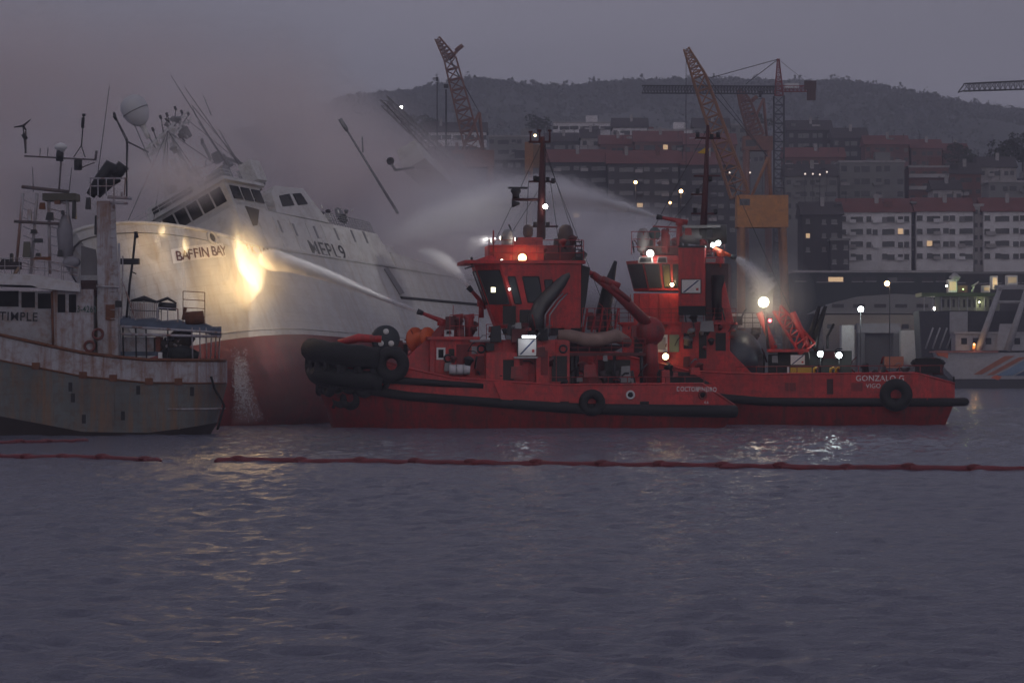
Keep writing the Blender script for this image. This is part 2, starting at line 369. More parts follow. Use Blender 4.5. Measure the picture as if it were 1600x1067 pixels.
def frame_mesh(w_, h_, m):
    k = ('f', round(w_, 2), round(h_, 2), m.name)
    if k not in win_mesh:
        mb = MB(); t_ = .16
        mb.box((-w_/2 - t_, -.16, -h_/2 - t_), (w_/2 + t_, .02, -h_/2)); pass
        me = mb.mesh('sill'); me.materials.append(m); win_mesh[k] = me
    return win_mesh[k]
M_win = mat('far_window', (.03, .032, .04), .3, var=.3, spec=.6)
M_shut = mat('shutter', (.20, .19, .19), .7, var=.3)
M_lit = emat('lit_window', (1, .66, .36), .5)
def building(label, x0, x1, yt, Y, wall, roof='flat', floors=4, cols=6, depth=14, wsz=(1.1, 1.3), fl=2.95, base=None, ww=None, lit=(), rooftop=True, yb=None, name='apartment_building', cat='building', balc=(), first=.9, skip=()):
    a = P(x0, yt, Y); b = P(x1, yt, Y); gz = float(land_z(Y)) - 4 if base is None else base
    cx = (a.x + b.x) / 2; W = b.x - a.x; top = a.z
    t = thing(name, label, cat, loc=(cx, Y, gz)); Z = top - gz
    MB().box((-W/2, 0, 0), (W/2, depth, Z)).build('wall', WALLS[wall], t)
    if roof == 'flat':
        MB().box((-W/2 - .25, -.25, Z + .003), (W/2 + .25, depth + .25, Z + .5)).build('parapet', WALLS['pale' if wall != 'dark' else 'grey'], t)
    elif roof in ('tile', 'slate'):
        rh = min(depth * .28, 4.2); o = .5
        rf = MB().prism([(-W/2 - o, -o, Z + .003), (-W/2 - o, depth + o, Z + .003), (-W/2 - o, depth / 2, Z + rh)], (W + 2 * o, 0, 0)).build('roof', WALLS[roof], t)
        if rooftop:
            for k in range(max(1, int(W / 9))):
                xx = -W/2 + (k + .6) * W / max(1, int(W / 9)) * .9
                MB().box((xx - .45, depth * .3, Z + rh * .5), (xx + .45, depth * .3 + .8, Z + rh + .9)).build('chimney', WALLS['brick' if k % 2 else 'pale'], rf)
    elif roof == 'hip':
        rh = min(depth * .3, 4.5); o = .5; i_ = min(W * .3, depth * .5)
        rf = MB().add([(-W/2-o,-o,Z),(W/2+o,-o,Z),(W/2+o,depth+o,Z),(-W/2-o,depth+o,Z),(-W/2+i_,depth/2,Z+rh),(W/2-i_,depth/2,Z+rh)], [(0,1,5,4),(1,2,5),(2,3,4,5),(3,0,4),(3,2,1,0)]).build('roof', WALLS['tile'], t)
    if rooftop and roof == 'flat':
        MB().box((W * .08, depth * .3, Z + .5), (W * .08 + min(4, W * .3), depth * .6, Z + 3)).build('stair_house', WALLS[wall], t)
    wm = ww or M_win; n = 0
    for fi in range(floors):
        for ci in range(cols):
            if (fi, ci) in skip: continue
            wx = -W/2 + (ci + .5) * W / cols + (.12 * W / cols if ci % 2 else -.1 * W / cols); wz = Z - first - fi * fl - wsz[1] / 2 - .06 * ((ci * 7 + fi * 3) % 4)
            if wz < .5: continue
            wid = wsz[0] * (1.5 if ci % 4 == 2 else 1)
            o = inst('window', window_mesh(wid, wsz[1], M_lit if (fi, ci) in lit or (int(x0 * 5) + fi * 31 + ci * 17) % 67 == 3 else (M_shut if (fi * 7 + ci * 3) % 11 == 4 else wm)), t, (wx, -.012, wz)); n += 1
            if Y < 760: inst('sill', frame_mesh(wid, wsz[1], WALLS['pale']), o, (0, 0, 0))
    rq = random.Random(int(x0 * 3 + Y))
    for k in range(3 + int(W / 12)):       # aerials and roof boxes
        xx = rq.uniform(-W * .46, W * .46); hh = rq.uniform(1.2, 3.4); yy = depth * rq.uniform(.15, .6); z1 = Z + (2.0 if roof != 'flat' else .5)
        if rooftop and rq.random() < .55: MB().tube([(xx, yy, z1 - 1.8), (xx, yy, z1 + hh)], .07, 4).tube([(xx - .5, yy, z1 + hh * .85), (xx + .5, yy, z1 + hh * .85)], .05, 4).build('aerial', M_dark, t)
        elif rooftop: MB().box((xx - rq.uniform(.5, 1.4), yy, z1 - 1.9), (xx + rq.uniform(.5, 1.4), yy + 1.5, z1 + rq.uniform(.1, .9))).build('roof_box', WALLS[rq.choice(['pale', 'grey', 'brick', 'dark'])], t)
    if cols > 4 and not balc and name == 'apartment_building':
        for ci in range(rq.randint(0, 2), cols, 3):
            for fi in range(floors):
                if rq.random() < .7:
                    wx = -W/2 + (ci + .5) * W / cols; z0 = Z - first - fi * fl - wsz[1] - .35
                    if z0 > 1: MB().box((wx - W / cols * .42, -.9, z0), (wx + W / cols * .42, -.004, z0 + .8)).build('balcony', WALLS[wall] if rq.random() < .6 else WALLS['pale'], t)
    for (bx0, bx1, fi) in balc:
        z0 = Z - first - fi * fl - wsz[1] - .5
        MB().box((-W/2 + bx0 * W, -1.1, z0), (-W/2 + bx1 * W, -.005, z0 + .95)).build('balcony', WALLS['pale'], t)
    return t
B = building
# front row: white blocks with red tiled roofs, right
B('white apartment block with dark red roof, left half of the long front row', 1313, 1424, 332, 712, 'white', 'tile', 4, 9, 13, (1.15, 1.25), 2.93, 3, lit=((1, 7),), skip=((0, 4), (2, 4), (3, 4)))
B('white apartment block with red roof right of the dark joint in the front row', 1432, 1521, 331, 711, 'white', 'tile', 4, 7, 13, (1.3, 1.2), 2.93, 3)
B('white apartment block with red roof at the right edge of the picture', 1537, 1690, 331, 711, 'white', 'tile', 4, 11, 13, (1.3, 1.2), 2.93, 3, balc=((.02, .12, 1), (.02, .12, 2)))
B('narrow pale stair tower between two white apartment blocks', 1522.5, 1536, 322, 713, 'pale', 'flat', 5, 2, 12, (.7, 1.0), 2.93, 3, rooftop=False)
B('thin dark joint tower dividing the white front row', 1425, 1431, 318, 714, 'dark', 'flat', 4, 1, 12, (.6, 1), 2.93, 3, rooftop=False)
B('nearly black gabled block beside the orange crane legs', 1254, 1316, 336, 700, 'dark', 'slate', 3, 3, 12, (.9, 1.0), 3.2, 3, ww=WALLS['grey'])
B('black low block in front of the white apartments corner', 1298, 1327, 376, 694, 'dark', 'flat', 2, 2, 5, (.9, 1.0), 3.2, 3, ww=WALLS['grey'], rooftop=False)
B('long dark green shed under the white apartments', 1240, 1487, 426, 680, 'green', 'flat', 1, 9, 14, (2.2, 1.0), 3, 3, ww=WALLS['dark'], rooftop=False, name='shed', cat='shed')
B('long dark shed at the right edge behind the lit vessel', 1489, 1700, 428, 682, 'dark', 'flat', 1, 8, 14, (2.2, 1.0), 3, 3, ww=WALLS['green'], rooftop=False, name='shed', cat='shed')
# second row
B('grey flat roofed block with pale top floor above the front row', 1312, 1413, 254, 800, 'grey', 'flat', 4, 6, 14, (1.5, 1.5), 3.3)
B('brick block with pale balcony bands right of the grey block', 1420, 1482, 262, 805, 'brick', 'flat', 4, 4, 12, (1.3, 1.3), 3.2, balc=((0, 1, 0), (0, 1, 1), (0, 1, 2), (0, 1, 3)))
B('low brick block with balcony bands and a pale gable in front', 1484, 1533, 272, 815, 'brick', 'slate', 3, 4, 12, (1.2, 1.2), 3.2, balc=((0, .6, 1),))
B('pale gabled house at the right among dark trees', 1531, 1588, 262, 830, 'pale', 'slate', 2, 5, 12, (1.1, 1.2), 3)
B('pale house with round dormer above the red roofs at the right', 1458, 1502, 297, 770, 'pale', 'slate', 2, 4, 10, (1.1, 1.2), 3)
B('grey house cut by the right edge of the picture', 1545, 1640, 285, 780, 'grey', 'flat', 3, 6, 12, (1.2, 1.2), 3)
B('grey block with many small windows behind the crane legs', 1228, 1308, 276, 790, 'grey', 'slate', 4, 7, 13, (1.2, 1.2), 3, lit=())
B('dark block with a broken skyline on the slope above the tower crane mast', 1232, 1300, 204, 1010, 'dark', 'slate', 3, 6, 14, (1.4, 1.5), 3.4, ww=WALLS['grey'])
B('dark gabled house on the slope right of the tower crane', 1302, 1356, 216, 1000, 'dark', 'slate', 2, 4, 14, (1.4, 1.5), 3.4, ww=WALLS['grey'])
B('row of red houses high at the right of the slope', 1352, 1420, 226, 980, 'brick', 'tile', 2, 6, 12, (1.3, 1.3), 3.2)
B('small red roofed house below the far right of the ridge', 1424, 1472, 232, 985, 'brick', 'tile', 2, 4, 12, (1.3, 1.3), 3.2)
B('small dark red house at the end of the upper row', 1474, 1512, 236, 990, 'brick', 'tile', 2, 3, 10, (1.3, 1.3), 3.2)
B('dark red long house with lit eaves behind the crane legs', 1226, 1320, 246, 900, 'brick', 'tile', 2, 7, 12, (1.3, 1.3), 3.1)
# centre: above the smoke
B('long white flat block on the ridge of the town', 865, 953, 193, 1050, 'white', 'flat', 2, 11, 14, (1.6, 1.2), 3.2)
B('white block with terraces right of the long white block', 958, 1012, 200, 1030, 'white', 'slate', 3, 6, 14, (1.4, 1.4), 3.2)
B('white gable ended block left of the orange crane jib', 1014, 1082, 204, 1015, 'white', 'flat', 3, 7, 14, (1.4, 1.4), 3.2)
B('grey pitched house cluster behind the orange crane jib', 1084, 1140, 200, 1040, 'grey', 'slate', 4, 5, 14, (1.4, 1.4), 3.3)
B('pale grey block between the crane jib and the tower crane', 1142, 1196, 196, 1045, 'grey', 'flat', 4, 5, 14, (1.4, 1.4), 3.3)
B('dark house stepping down below the white ridge block', 852, 906, 222, 960, 'dark', 'slate', 2, 5, 12, (1.4, 1.3), 3.2, ww=WALLS['grey'])
B('white gabled house under the white ridge block', 908, 936, 216, 950, 'pale', 'slate', 2, 2, 12, (1.3, 1.3), 3.2)
B('red gabled house beside the white gabled house', 938, 990, 226, 940, 'brick', 'tile', 2, 4, 12, (1.3, 1.3), 3.2)
B('broad red tiled building in the middle of the slope', 992, 1068, 222, 930, 'brick', 'tile', 2, 7, 14, (1.4, 1.4), 3.2)
B('red tiled building just left of the orange crane house', 1070, 1150, 226, 925, 'brick', 'tile', 3, 7, 14, (1.4, 1.4), 3.2)
B('long dark apartment block behind the red mast, lower slope', 850, 948, 254, 800, 'dark', 'tile', 6, 7, 14, (1.5, 1.1), 3.1, ww=WALLS['grey'])
B('long dark apartment block right of the red mast', 950, 1060, 256, 795, 'dark', 'tile', 6, 8, 14, (1.5, 1.1), 3.1, ww=WALLS['grey'])
B('dark apartment block behind the second tug mast', 1062, 1150, 258, 798, 'dark', 'tile', 6, 6, 14, (1.5, 1.1), 3.1, ww=WALLS['grey'])
B('white building with long window row left of the far orange crane', 662, 760, 207, 1020, 'white', 'slate', 2, 11, 14, (1.6, 1.5), 4.2)
B('pale grey block right of the far orange crane', 764, 850, 214, 1000, 'grey', 'flat', 3, 8, 14, (1.5, 1.4), 3.3)
B('grey low block in the smoke below the far orange crane', 640, 742, 244, 900, 'grey', 'slate', 3, 8, 12, (1.4, 1.3), 3.2)
B('dark block in the smoke right of the far orange crane', 744, 848, 250, 880, 'dark', 'flat', 4, 7, 12, (1.4, 1.3), 3.2, ww=WALLS['grey'])
B('dim low block at the left end of the town in the smoke', 540, 636, 236, 960, 'grey', 'slate', 2, 7, 12, (1.4, 1.3), 3.2)
# harbour front sheds
B('beige warehouse wall behind the tug stern', 1286, 1432, 492, 664, 'beige', 'none', 1, 5, 10, (1.5, 1.0), 3, 2.9, first=2, name='warehouse', cat='warehouse', rooftop=False)
wr = thing('arched_roof', 'wide grey curved warehouse roof above the beige wall', 'roof', loc=P(1355, 490, 668))
pts = [(1268, 490), (1300, 474), (1345, 463), (1400, 459), (1440, 461), (1466, 470), (1474, 490)]
MB().prism([P(x, y, 668) - wr.location for x, y in pts], (0, 26, 0)).build('shell', WALLS['grey'], wr)
for i in range(5): 
    q0 = P(1300 + i * 33, 478, 667.9) - wr.location
    MB().box(q0 + Vector((0, -.06, -.4)), q0 + Vector((2.6, .02, .4))).build('skylight', WALLS['dark'], wr)
def shed_box(label, x0, x1, yt, yb, Y, m, d=4, name='container', cat='container'):
    a = P(x0, yt, Y); b = P(x1, yb, Y); t = thing(name, label, cat, loc=((a.x + b.x) / 2, Y, b.z)); W = (b.x - a.x); h_ = a.z - b.z
    MB().box((-W/2, 0, 0), (W/2, d, h_)).build('shell', m, t)
    ribs = MB()
    for k in range(int(W / .5)): ribs.box((-W/2 + .2 + k * .5, -.05, .15), (-W/2 + .42 + k * .5, -.002, h_ - .15))
    ribs.build('ribs', m, t); return t
M_cont = mat('container_white', (.52, .51, .52), .6, var=.12, dirt=(.36, .34, .32))
shed_box('tall white container standing left of the dark gateway', 1315, 1335, 508, 566, 655, M_cont)
shed_box('low white container standing right of the dark gateway', 1408, 1440, 516, 570, 655, M_cont)
shed_box('long low grey container at the foot of the beige warehouse', 1255, 1312, 552, 575, 657, WALLS['grey'])
shed_box('orange container lying behind the tug stern', 1384, 1412, 557, 575, 652, mat('container_orange', (.55, .14, .03), .6), 3)
gw = thing('gateway', 'grey portal frame with dark opening between white containers', 'gateway', loc=P(1371, 575, 658))
l0 = gw.location
MB().box(P(1340, 505, 658) - l0, P(1407, 520, 658) - l0 + Vector((0, 3, 0))).build('beam', mat('portal', (.24, .24, .27), .7), gw)
for x in (1341, 1396): MB().box(P(x, 520.3, 658) - l0, P(x + 10, 578, 658) - l0 + Vector((0, 3, 0))).build('post', mat('portal2', (.11, .11, .12), .7), gw)
MB().box(P(1351.5, 520.5, 659.5) - l0, P(1395.5, 578, 659.5) - l0 + Vector((0, .2, 0))).build('shutter_door', WALLS['dark'], gw)
# ---------------------------------------------------------------- cranes
M_cr = mat('crane_orange', (.27, .11, .065), .7, var=.3, dirt=(.16, .07, .045))
M_cr2 = mat('crane_ochre', (.40, .17, .055), .7, var=.35, dirt=(.24, .11, .05))
M_crg = mat('crane_steel', (.09, .09, .10), .7, var=.3)
M_crr = mat('crane_red', (.30, .05, .05), .7, var=.3)
def portal_crane(label, Y, tip, knee, foot, house, legs, hook, m, tail=None):
    b0 = P(*foot, Y); t = thing('harbour_crane', label, 'crane', loc=(b0.x, Y, 3.2)); l0 = Vector(t.location)
    Q = lambda x, y, dy=0: P(x, y, Y) - l0 + Vector((0, dy, 0))
    lattice(Q(*foot), Q(*knee), 4.2, 9, .24, .72).build('jib', m, t)
    lattice(Q(*knee), Q(*tip), 3.0, 6, .2, .4).build('jib_head', m, t)
    if tail: MB().tube([Q(*knee), Q(*tail)], [.5, .35], 6).tube([Q(tail[0] - 6, tail[1] + 4), Q(tail[0] + 5, tail[1] - 5)], .55, 6).build('jib_fork', m, t)
    cab = MB().box(Q(house[0], house[1], -3), Q(house[2], house[3], 3)).build('machine_house', mat('crane_house_orange', (.62, .25, .045), .7, var=.25, dirt=(.36, .15, .04)) if m is M_cr2 else m, t)
    MB().box(Q(house[0] + 4, house[1] + 6, -3.1), Q(house[0] + 20, house[1] + 16, -2.9)).build('window', M_win, cab)
    a_ = MB()
    for dx in (-1, 1):
        a_.tube([Q((house[0] + house[2]) / 2 + dx * 16, house[1], 2 * dx), Q((house[0] + house[2]) / 2 + 10, house[1] - 60, 0)], .4, 6)
    a_.build('a_frame', m, t)
    MB().tube([Q((house[0] + house[2]) / 2 + 10, house[1] - 60), Q(*knee)], .1, 5).tube([Q((house[0] + house[2]) / 2 + 10, house[1] - 60), Q(*tip)], .08, 5).build('stay', M_dark, t)
    for x in legs:
        for dy in (-4, 4):
            top = Q(x, house[3], dy * .6); MB().tube([top, Vector((top.x + (x - foot[0]) * .02, dy, 0))], [.8, .6], 6).build('leg', m, t)
    if hook:
        hk = MB().tube([Q(*tip), Q(tip[0], hook)], .07, 5).build('hoist_rope', M_dark, t)
        MB().tube([Q(tip[0], hook - 1), Q(tip[0], hook + 10)], [.5, .25], 8).build('hook_block', M_dark, hk)
    return t
portal_crane('rusty orange luffing crane with forked tip rising out of the smoke', 760, (683, 60), (703, 92), (740, 236), (706, 236, 772, 262), (712, 766), 0, M_cr, (718, 76))
portal_crane('large ochre harbour crane with lattice jib and solid orange machine house', 690, (1072, 76), (1092, 120), (1156, 306), (1150, 306, 1230, 356), (1158, 1222), 345, M_cr2)
portal_crane('small faded crane half hidden behind the large ochre crane', 840, (1154, 140), (1163, 158), (1182, 214), (1160, 214, 1206, 236), (1166, 1200), 0, M_cr, (1178, 156))
tq = thing('crane_cabin_tower', 'narrow ochre crane tower behind the mast of the nearer tug', 'crane', loc=P(832, 420, 720)); l0 = Vector(tq.location)
MB().box(P(820, 222, 720) - l0, P(833, 268, 720) - l0 + Vector((0, 3, 0))).build('tower', M_cr2, tq)
MB().box(P(833.1, 226, 720.2) - l0, P(848, 262, 720) - l0 + Vector((0, 2.6, 0))).build('cabin', mat('crane_brown', (.22, .11, .04), .8), tq)
for x in (823, 830): MB().tube([P(x, 268.2, 721) - l0, P(x - 3, 430, 721) - l0], .35, 6).build('leg', M_cr2, tq)
# tower crane
Y = 700; tt = thing('tower_crane', 'slim tower crane with level jib, red head and square counterweight', 'crane', loc=(P(1217, 560, Y).x, Y, 3.2)); l0 = Vector(tt.location)
Q = lambda x, y, dy=0: P(x, y, Y) - l0 + Vector((0, dy, 0))
lattice((0, 0, 0), Q(1217, 150), 2.3, 30, .13, 1, side=(1, 0, 0)).build('mast', M_crg, tt)
lattice(Q(1217, 149.5), Q(1216, 92), 1.9, 8, .13, .2, side=(1, 0, 0)).build('apex', M_crr, tt)
lattice(Q(1213, 141), Q(1003, 140), 1.7, 44, .11).build('jib', M_crg, tt)
MB().tube([Q(1216, 93), Q(1110, 122)], .1, 5).tube([Q(1216, 93), Q(1165, 132)], .1, 5).tube([Q(1216, 93), Q(1262, 130)], .05, 5).build('tie_bar', M_crg, tt)
lattice(Q(1221, 139), Q(1264, 139), 1.3, 7, .1).build('counter_jib', M_crr, tt)
MB().box(Q(1226, 131, -.7), Q(1248, 138, .7)).build('winch', M_white2, tt)
MB().box(Q(1257, 127, -1), Q(1275, 140, 1)).box(Q(1261, 140.1, -.8), Q(1274, 157, .8)).build('counterweight', mat('weight_brown', (.11, .06, .055), .8), tt)
MB().box(Q(1185, 143, -.6), Q(1192, 148, .6)).tube([Q(1188, 148), Q(1188, 152)], .3, 6).build('trolley', M_dark, tt)
MB().tube([Q(1072, 143), Q(1070, 200)], .04, 5).build('hoist_rope', M_dark, tt)
# second tower crane, mostly beyond the right edge
Y = 720; t2 = thing('tower_crane', 'dark lattice crane jib reaching in at the right edge of the sky', 'crane', loc=(P(1720, 560, Y).x, Y, 3.2)); l0 = Vector(t2.location)
Q = lambda x, y, dy=0: P(x, y, Y) - l0 + Vector((0, dy, 0))
lattice((0, 0, 0), Q(1720, 140), 2.3, 30, .13, 1, side=(1, 0, 0)).build('mast', M_crg, t2)
lattice(Q(1716, 129), Q(1506, 137), 2.3, 26, .14, .75).build('jib', M_crg, t2)
MB().tube([Q(1506, 133), Q(1497, 145)], .16, 5).tube([Q(1506, 142), Q(1497, 145)], .16, 5).build('jib_tip', M_crg, t2)
lattice(Q(1720, 139.5), Q(1720, 80), 2.0, 8, .13, .2, side=(1, 0, 0)).build('apex', M_crg, t2)
# two thin posts with heads in front of the hill
for i, (x, yt, yb, Y, lb) in enumerate([(697, 133, 240, 720, 'thin dark post with square head left of the rusty crane'), (683, 122, 240, 730, 'thinner dark post furthest left of the rusty crane')]):
    b0 = P(x, yb, Y); t = thing('yard_post', lb, 'post', loc=b0, group=None)
    MB().tube([(0, 0, -25), (0, 0, P(x, yt + 7, Y).z - b0.z)], .22 - .08 * i, 6).build('pole', M_dark, t)
    MB().cbox((0, 0, P(x, yt, Y).z - b0.z - .3), (1.1 - .5 * i, .6, .9)).build('head', M_dark, t)
# ---------------------------------------------------------------- town and harbour lamps
def street_lamp(label, px, py, Y, yb, r, c, e, power, arm=0):
    b0 = P(px, yb, Y); z = P(px, py, Y).z - b0.z; t = thing('street_lamp', label, 'lamp', loc=b0)
    MB().tube([(arm, .3, 0), (arm, .3, z + .1), (arm * .5, .25, z + .35), (0, .2, z + .3)] if arm else [(0, .3, 0), (0, .3, z)], .1 * max(1, Y / 700), 6).build('pole', M_dark, t)
    lamp(t, (0, 0, z), r, power, c, e, (0, -1, -.25), 'lamp_head')
    return t
street_lamp('orange street lamp on tall post behind the second tug stern', 1386, 443, 648, 581, .55, ORANGE, 26, 600, .6)
street_lamp('bright bluish white lamp in front of the beige warehouse', 1345, 483, 650, 575, .62, COOL, 30, 1200)
street_lamp('small white lamp beside the green lit vessel', 1461, 482, 648, 575, .42, WHITE, 25, 500)
street_lamp('lone white lamp high on the hillside above the lattice boom', 627, 168, 1500, 200, .75, WHITE, 25, 0)
street_lamp('orange lamp in front of the dark block, upper left of three', 993, 285, 785, 350, .42, ORANGE, 20, 150)
street_lamp('brightest orange lamp beside the second tug mast', 1064, 299, 785, 350, .48, ORANGE, 25, 200)
street_lamp('faint orange lamp below the other two in front of the dark block', 1047, 317, 785, 350, .34, ORANGE, 10, 60)
for i, (x, y) in enumerate([(1140, 270), (1157, 270), (1172, 270), (1191, 270), (1258, 272), (1270, 272), (1281, 273), (1292, 269)]):
    b0 = P(x, 300, 780); t = thing('path_lamp', 'small dim lamp in the row of lamps on the terrace behind the crane legs', 'lamp', loc=b0, group='lamps in a row on the terrace')
    z = P(x, y, 780).z - b0.z; MB().tube([(0, .2, -6), (0, .2, z)], .08, 5).build('pole', M_dark, t)
    MB().ball((0, 0, z), .24, n=8).build('globe', emat('dim_globe', (1, .8, .68), 1.1), t)
# trees among the houses
def tree(label, px, py, Y, hgt, wid, group=None):
    b0 = P(px, py, Y); t = thing('tree', label, 'tree', loc=b0, group=group); r = np.random.default_rng(int(px * 7 + Y))
    mb = MB().tube([(0, 0, -8), (0, 0, hgt * .3), (.2, 0, hgt * .75)], [.35, .25, .08], 6)
    for k in range(6): 
        a = r.uniform(0, 6.28); mb.tube([(0, 0, hgt * (.25 + .07 * k)), (math.cos(a) * wid * .3, math.sin(a) * wid * .3, hgt * (.4 + .08 * k))], [.12, .04], 5)
    mb.build('trunk', mat('bark', (.06, .045, .035), .9), t)
    cs = [leafy(r.normal(0, wid * .22), r.normal(0, wid * .22), hgt * r.uniform(.35, .85), hgt * .38, wid * .5, 70, r) for _ in range(9)]
    c = bpy.data.objects.new('crown', leaf_mesh(np.concatenate(cs), .42, r, 'crown')); col.objects.link(c); c.parent = t; c.data.materials.append(mat('dark_foliage', (.045, .06, .035)))
for i, (x, y, Y, h_, w_, lb) in enumerate([(1560, 262, 860, 7, 9, 'dark bushy tree at the far right above the pale gabled house'), (1583, 258, 860, 9, 10, 'tallest dark tree at the right edge above the pale house'), (1598, 262, 865, 7, 8, 'dark tree cut by the right edge above the houses'),
    (1498, 262, 900, 7, 9, 'dark tree at the end of the red houses'), (1515, 268, 895, 5, 7, 'low dark tree beside the brick house end'), (1262, 262, 950, 7, 9, 'dark tree in front of the dark block above the crane'),
    (1330, 236, 1015, 6, 9, 'dark round tree by the dark gabled house'), (1180, 205, 1060, 7, 8, 'dark tree on the ridge left of the tower crane'), (840, 212, 1060, 8, 10, 'dark tree left of the long white ridge block'), (640, 205, 1100, 7, 10, 'dark tree at the left end of the town behind the smoke'), (665, 206, 1090, 6, 8, 'small dark tree beside the white building in the smoke')]):
    tree(lb, x, y, Y, h_, w_)
# ================================================================ the burning trawler, heeled to starboard
BP = Pose(25, 2.5, 26, (-14, 6.5, 8.9), 368, 378, 262)
bf = thing('trawler', 'white burning stern trawler with red bottom, heeled over under smoke', 'ship', M=BP.M)
def hb(u, f): # half breadth of the deck at distance u aft of the stem
    s = min(1, -u / 15.0); return f * (max(0, 1 - (1 - s) ** 2.1)) ** .62
def deckw(u): return 8.95 + 3.0 * max(0, 1 + u / 17) ** 1.4
def station(u, lev):
    e = max(0, min(1, (-u) / 15)); sh = min(1, (-u - 1.2) / 19) if u < -1.2 else 0
    full = 6.5; out = []
    for k in lev:                 # k: 1 at deck edge, 0 at painted line, -1 at keel
        wd = deckw(u); w0 = .15 - .02 * u * .6
        if k >= 0:
            w_ = w0 + (wd - w0) * k
            lo = full * max(0, 1 - (1 - max(0, min(1, (-u - 2.0) / 20))) ** 1.9) ** .75
            v = lo + (hb(u, full) - lo) * k ** .8
        else:
            w_ = w0 + k * 8.5
            lo = full * max(0, 1 - (1 - max(0, min(1, (-u - 2.0) / 20))) ** 1.9) ** .75
            v = lo * (1 - (-k) ** 2.6) ** .5 * (1 + k * .12 * (1 - e)) if k > -1 else 0.0
        uu = u - (1 - max(k, -1)) * (1.9 if u > -1 else 0) * (1 - e) - (1 - k) * 1.4 * max(0, 1 + u / 6)
        out.append((uu, max(v, .02), w_))
    return out
US = [0, -.3, -.8, -1.6, -2.8, -4.2, -6, -8, -10, -12, -14, -17, -20, -25, -32, -40, -50, -58, -63]
hl = loft([station(u, [1, .85, .7, .55, .4, .25, .1, 0]) for u in US]).build('hull', M_hullw, bf)
loft([station(u, [0, -.08, -.18, -.3, -.45, -.6, -.75, -.88, -.96, -1]) for u in US]).build('bottom', M_bott, bf)
# transom, deck and the bow bulwark cap
mb = MB(); s1 = station(US[-1], [1, .5, 0, -.3, -.6, -.9]); pl = [Vector(p) for p in s1]; mb.add(pl + [Vector((p.x, -p.y, p.z)) for p in pl[::-1]], [list(range(12))]); mb.build('transom', M_hullw, bf)
mb = MB(); vs = []; 
for u in US: vs += [(u, hb(u, 6.45), deckw(u) - .9), (u, -hb(u, 6.45), deckw(u) - .9)]
mb.add(vs, [(2*i, 2*i+2, 2*i+3, 2*i+1) for i in range(len(US) - 1)]).build('deck', M_grey, bf)
edge = [Vector(station(u, [1])[0]) for u in US[:11]]
cap = MB().tube([Vector((p.x, -p.y, p.z)) for p in edge[::-1]] + edge, .17, 6).build('bulwark_cap', M_white, bf)
band = MB().tube([Vector(station(u, [.06])[0]) + Vector((0, .02, 0)) for u in US[6:]], .06, 5).build('rubbing_strake', M_hullw, bf)
MB().tube([Vector(station(u, [1])[0]) + Vector((0, .06, -.12)) for u in US[10:]], .13, 5).build('sheer_strake', M_hullw, bf)
def on_hull(u, k, off=.05):
    p = Vector(station(u, [k])[0]); a = Vector(station(u - .3, [k])[0]) - Vector(station(u + .3, [k])[0]); b_ = Vector(station(u, [min(1, k + .03)])[0]) - Vector(station(u, [k - .03])[0])
    n = a.cross(b_).normalized(); n = n if n.y > 0 else -n
    return p + n * off, a.normalized(), (b_ - a * b_.dot(a) / a.length_squared).normalized(), n
def hull_at(px, py, u0=-1, u1=-24):
    "hull surface coordinates (u,k) nearest to a pixel"
    best = None
    for i in range(60):
        for j in range(40):
            u = u0 + (u1 - u0) * i / 59; k = .3 + .7 * j / 39; q = BP.M @ Vector(station(u, [k])[0])
            d = (800 + q.x * F / q.y - px) ** 2 + (HY - (q.z - H) * F / q.y - py) ** 2
            if best is None or d < best[0]: best = (d, u, k)
    return best[1], best[2]
def plate_text(body, c0, c1, hgt, m, nm):
    "white name board bent along the hull, with one letter after another"
    (ua, ka), (ub, kb) = hull_at(*c0), hull_at(*c1); n = len(body)
    vs = []; fs = []
    for i in range(9):
        f_ = (i - .4) / 7.6; p, a, b_, nn = on_hull(ua + (ub - ua) * f_, ka + (kb - ka) * f_, .03)
        vs += [p - b_ * .22, p + b_ * (hgt + .2)]
    for i in range(8): fs.append((2*i, 2*i+2, 2*i+3, 2*i+1))
    pl = MB().add(vs, fs).build('name_board', mat('name_board_white', (.78, .76, .74), .5, var=.06), bf)
    adv = [.45 if ch == 'I' else (.95 if ch == ' ' else 1.0) for ch in body]; tot = sum(adv); x_ = 0
    for i, ch in enumerate(body):
        f_ = (x_ + .08) / tot; x_ += adv[i]
        if ch == ' ': continue
        p, a, b_, nn = on_hull(ua + (ub - ua) * f_, ka + (kb - ka) * f_, .06)
        text('letter', ch, pl, p, a, b_, hgt, m, 1.0)
    return pl
plate_text('BAFFIN BAY', (277, 407), (353, 396), .84, M_txr, 'name')
plate_text('FK 1022', (386, 392), (432, 400), .66, M_txr, 'number')
u_, k_ = hull_at(332, 371); p, a, b_, nn = on_hull(u_, k_, .02)
hw = MB().torus(p, .52, .16, nn, 16, 8).build('hawse_ring', M_hullw, bf); MB().lathe(p, [(.5, -.1), (.5, .03)], nn, 16).build('hawse_hole', M_black, hw)
